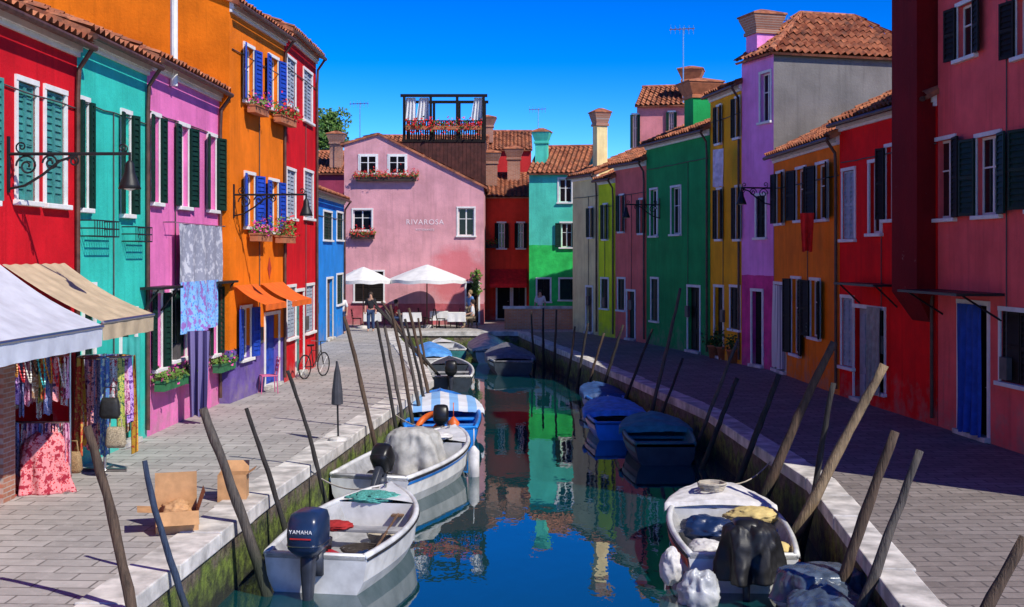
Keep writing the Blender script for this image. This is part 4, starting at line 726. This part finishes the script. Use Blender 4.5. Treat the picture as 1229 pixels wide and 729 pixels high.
# ---------------- people
def person(label,p,rz,shirt,pants,hair,sit=False,st=.12,h=1.0):
    r=E('person',label,'person',p,rz); skin=M('skin',(.50,.28,.19),.6,.1,5,0)
    J_={}
    def v(n,x,y,z,rad,par=None): J_[n]=(Vector((x,y,z)),rad,par)
    dz=-.42 if sit else 0
    v('pel',0,0,.94+dz,.13); v('sp',0,0,1.14+dz,.115,'pel'); v('ch',0,0,1.36+dz,.14,'sp'); v('nk',0,.0,1.50+dz,.055,'ch'); v('hd',0,.02,1.60+dz,.085,'nk'); v('tp',0,.01,1.70+dz,.085,'hd'); v('ns',0,.115,1.62+dz,.018,'hd')
    for s,a in ((-1,'l'),(1,'r')):
        v('sh'+a,s*.18,0,1.43+dz,.058,'ch'); v('el'+a,s*.24,-.02+(.05 if sit else s*st*.3),1.15+dz,.045,'sh'+a); fy=.3 if sit else .06+s*st*.6; v('wr'+a,s*.24,fy,(.95 if not sit else 1.08)+dz,.03,'el'+a); v('ha'+a,s*.24,fy+(.08 if sit else .02),(.87 if not sit else 1.07)+dz,.032,'wr'+a)
        for k in range(5):
            q=(k-1.5)*.018; v(f'f{k}'+a,s*.24+(q if k<4 else -s*.045),fy+(.16 if sit else .035+q*.5),(.78+abs(q)*.3 if k<4 else .83) +dz if not sit else 1.06+dz,.009,'ha'+a)
        v('hi'+a,s*.09,0,.90+dz,.09,'pel')
        if sit: v('kn'+a,s*.11,.42,.5,.065,'hi'+a); v('an'+a,s*.11,.40,.09,.042,'kn'+a); v('to'+a,s*.12,.56,.04,.035,'an'+a)
        else: v('kn'+a,s*.10,.03+s*st*.5,.50,.065,'hi'+a); v('an'+a,s*.10,s*st*1.1-.02,.09,.042,'kn'+a); v('to'+a,s*.11,s*st*1.1+.14,.035,.033,'an'+a)
    def skinm(name,names,mat,grow):
        ks=[k for k in J_ if any(k.startswith(n) for n in names)]; ix={k:i for i,k in enumerate(ks)}
        me=bpy.data.meshes.new(name); me.from_pydata([J_[k][0]*h for k in ks],[(ix[k],ix[J_[k][2]]) for k in ks if J_[k][2] in ix],[]); me.materials.append(mat)
        o=bpy.data.objects.new(name,me); COL.objects.link(o); o.parent=r; o.modifiers.new('s','SKIN').use_smooth_shade=True; sd=o.modifiers.new('u','SUBSURF'); sd.levels=sd.render_levels=1
        for i,k in enumerate(ks): q=(J_[k][1]+grow)*h; me.skin_vertices[0].data[i].radius=(q,q*.8 if k in('pel','sp','ch') else q)
        me.skin_vertices[0].data[0].use_root=True; return o
    skinm('body',['pel','sp','ch','nk','hd','tp','ns','sh','el','wr','ha','f','hi','kn','an','to'],skin,0)
    skinm('shirt',['pel','sp','ch','sh','el'],shirt,.022); skinm('trousers',['pel','hi','kn','an'],pants,.02)
    m=MB(); m.lathe([(.0,.115),(.06,.10),(.1,.05),(.105,-.02),(.09,-.09),(.07,-.1)],14,(0,-.02,(1.68+dz))); o=m.build('hair',hair,r,sm=True); o.scale=(h,h,h)
HB=M('hair_brown',(.05,.03,.02),.7); HK=M('hair_black',(.012,.01,.01),.6); HL=M('hair_fair',(.3,.2,.1),.7)
SW=M('shirt_white',(.7,.7,.7),.9,.1); SBl=M('shirt_blue',(.1,.2,.45),.9); SBk=M('shirt_black',(.02,.02,.025),.9); SRd=M('shirt_red',(.45,.03,.04),.9); JN=M('jeans',(.04,.07,.16),.9); KH=M('khaki',(.35,.28,.18),.9)
person('person in white top and pale trousers walking by the blue house',G(398,402),2.6,SW,KH,HB); person('person in white top and jeans beside the blue house corner, second walker',G(410,401),2.9,SW,JN,HK); person('person in black standing on the quay before the gabled house',G(445,398),3.1,SBk,JN,HB,st=.05)
person('person in blue shirt standing near the right restaurant table',(-2.0,59.6,0),2.2,SBl,KH,HL,st=.04); person('person in white shirt standing behind the brick parapet',(1.35,60,0),3.0,SW,JN,HK,st=.03); person('person in red top seated at the left restaurant table',(-5.45,58.9,0),-pi/2,SRd,JN,HK,sit=True); person('person in white shirt seated on the right at a restaurant table',(-1.85,58.9,0),pi/2,SW,KH,HB,sit=True)
# ---------------- light, sky, camera
sv=Vector((.68,-.64,.90)).normalized(); el=asin(sv.z); az=atan2(sv.x,sv.y)
sl=bpy.data.lights.new('sun','SUN'); sl.energy=5.; sl.angle=radians(.5); sl.color=(1,.95,.86); so=bpy.data.objects.new('sun',sl); COL.objects.link(so); so.rotation_euler=sv.to_track_quat('Z','Y').to_euler()
wd=bpy.data.worlds.new('World'); S.world=wd; wd.use_nodes=True; nt=wd.node_tree; bg=nt.nodes['Background']; sk=nt.nodes.new('ShaderNodeTexSky'); sk.sky_type='NISHITA'; sk.sun_disc=False; sk.sun_elevation=el; sk.sun_rotation=az; sk.air_density=1.; sk.dust_density=0; sk.ozone_density=6; sk.altitude=1800
gm=nt.nodes.new('ShaderNodeGamma'); gm.inputs['Gamma'].default_value=1.9; nt.links.new(sk.outputs[0],gm.inputs[0])
hs=nt.nodes.new('ShaderNodeHueSaturation'); hs.inputs['Hue'].default_value=.507; hs.inputs['Saturation'].default_value=1.12; hs.inputs['Value'].default_value=.72; nt.links.new(gm.outputs[0],hs.inputs['Color']); nt.links.new(hs.outputs[0],bg.inputs[0]); bg.inputs[1].default_value=.055
S.view_settings.view_transform='Standard'; S.view_settings.look='None'; S.view_settings.exposure=0
cd=bpy.data.cameras.new('camera'); cd.sensor_width=36; cd.lens=36*F/1229; cd.shift_y=-(364.5-HY)/1229; cd.clip_end=2000; co=bpy.data.objects.new('camera',cd); COL.objects.link(co); co.location=(0,0,H); co.rotation_euler=(pi/2,0,0); S.camera=co
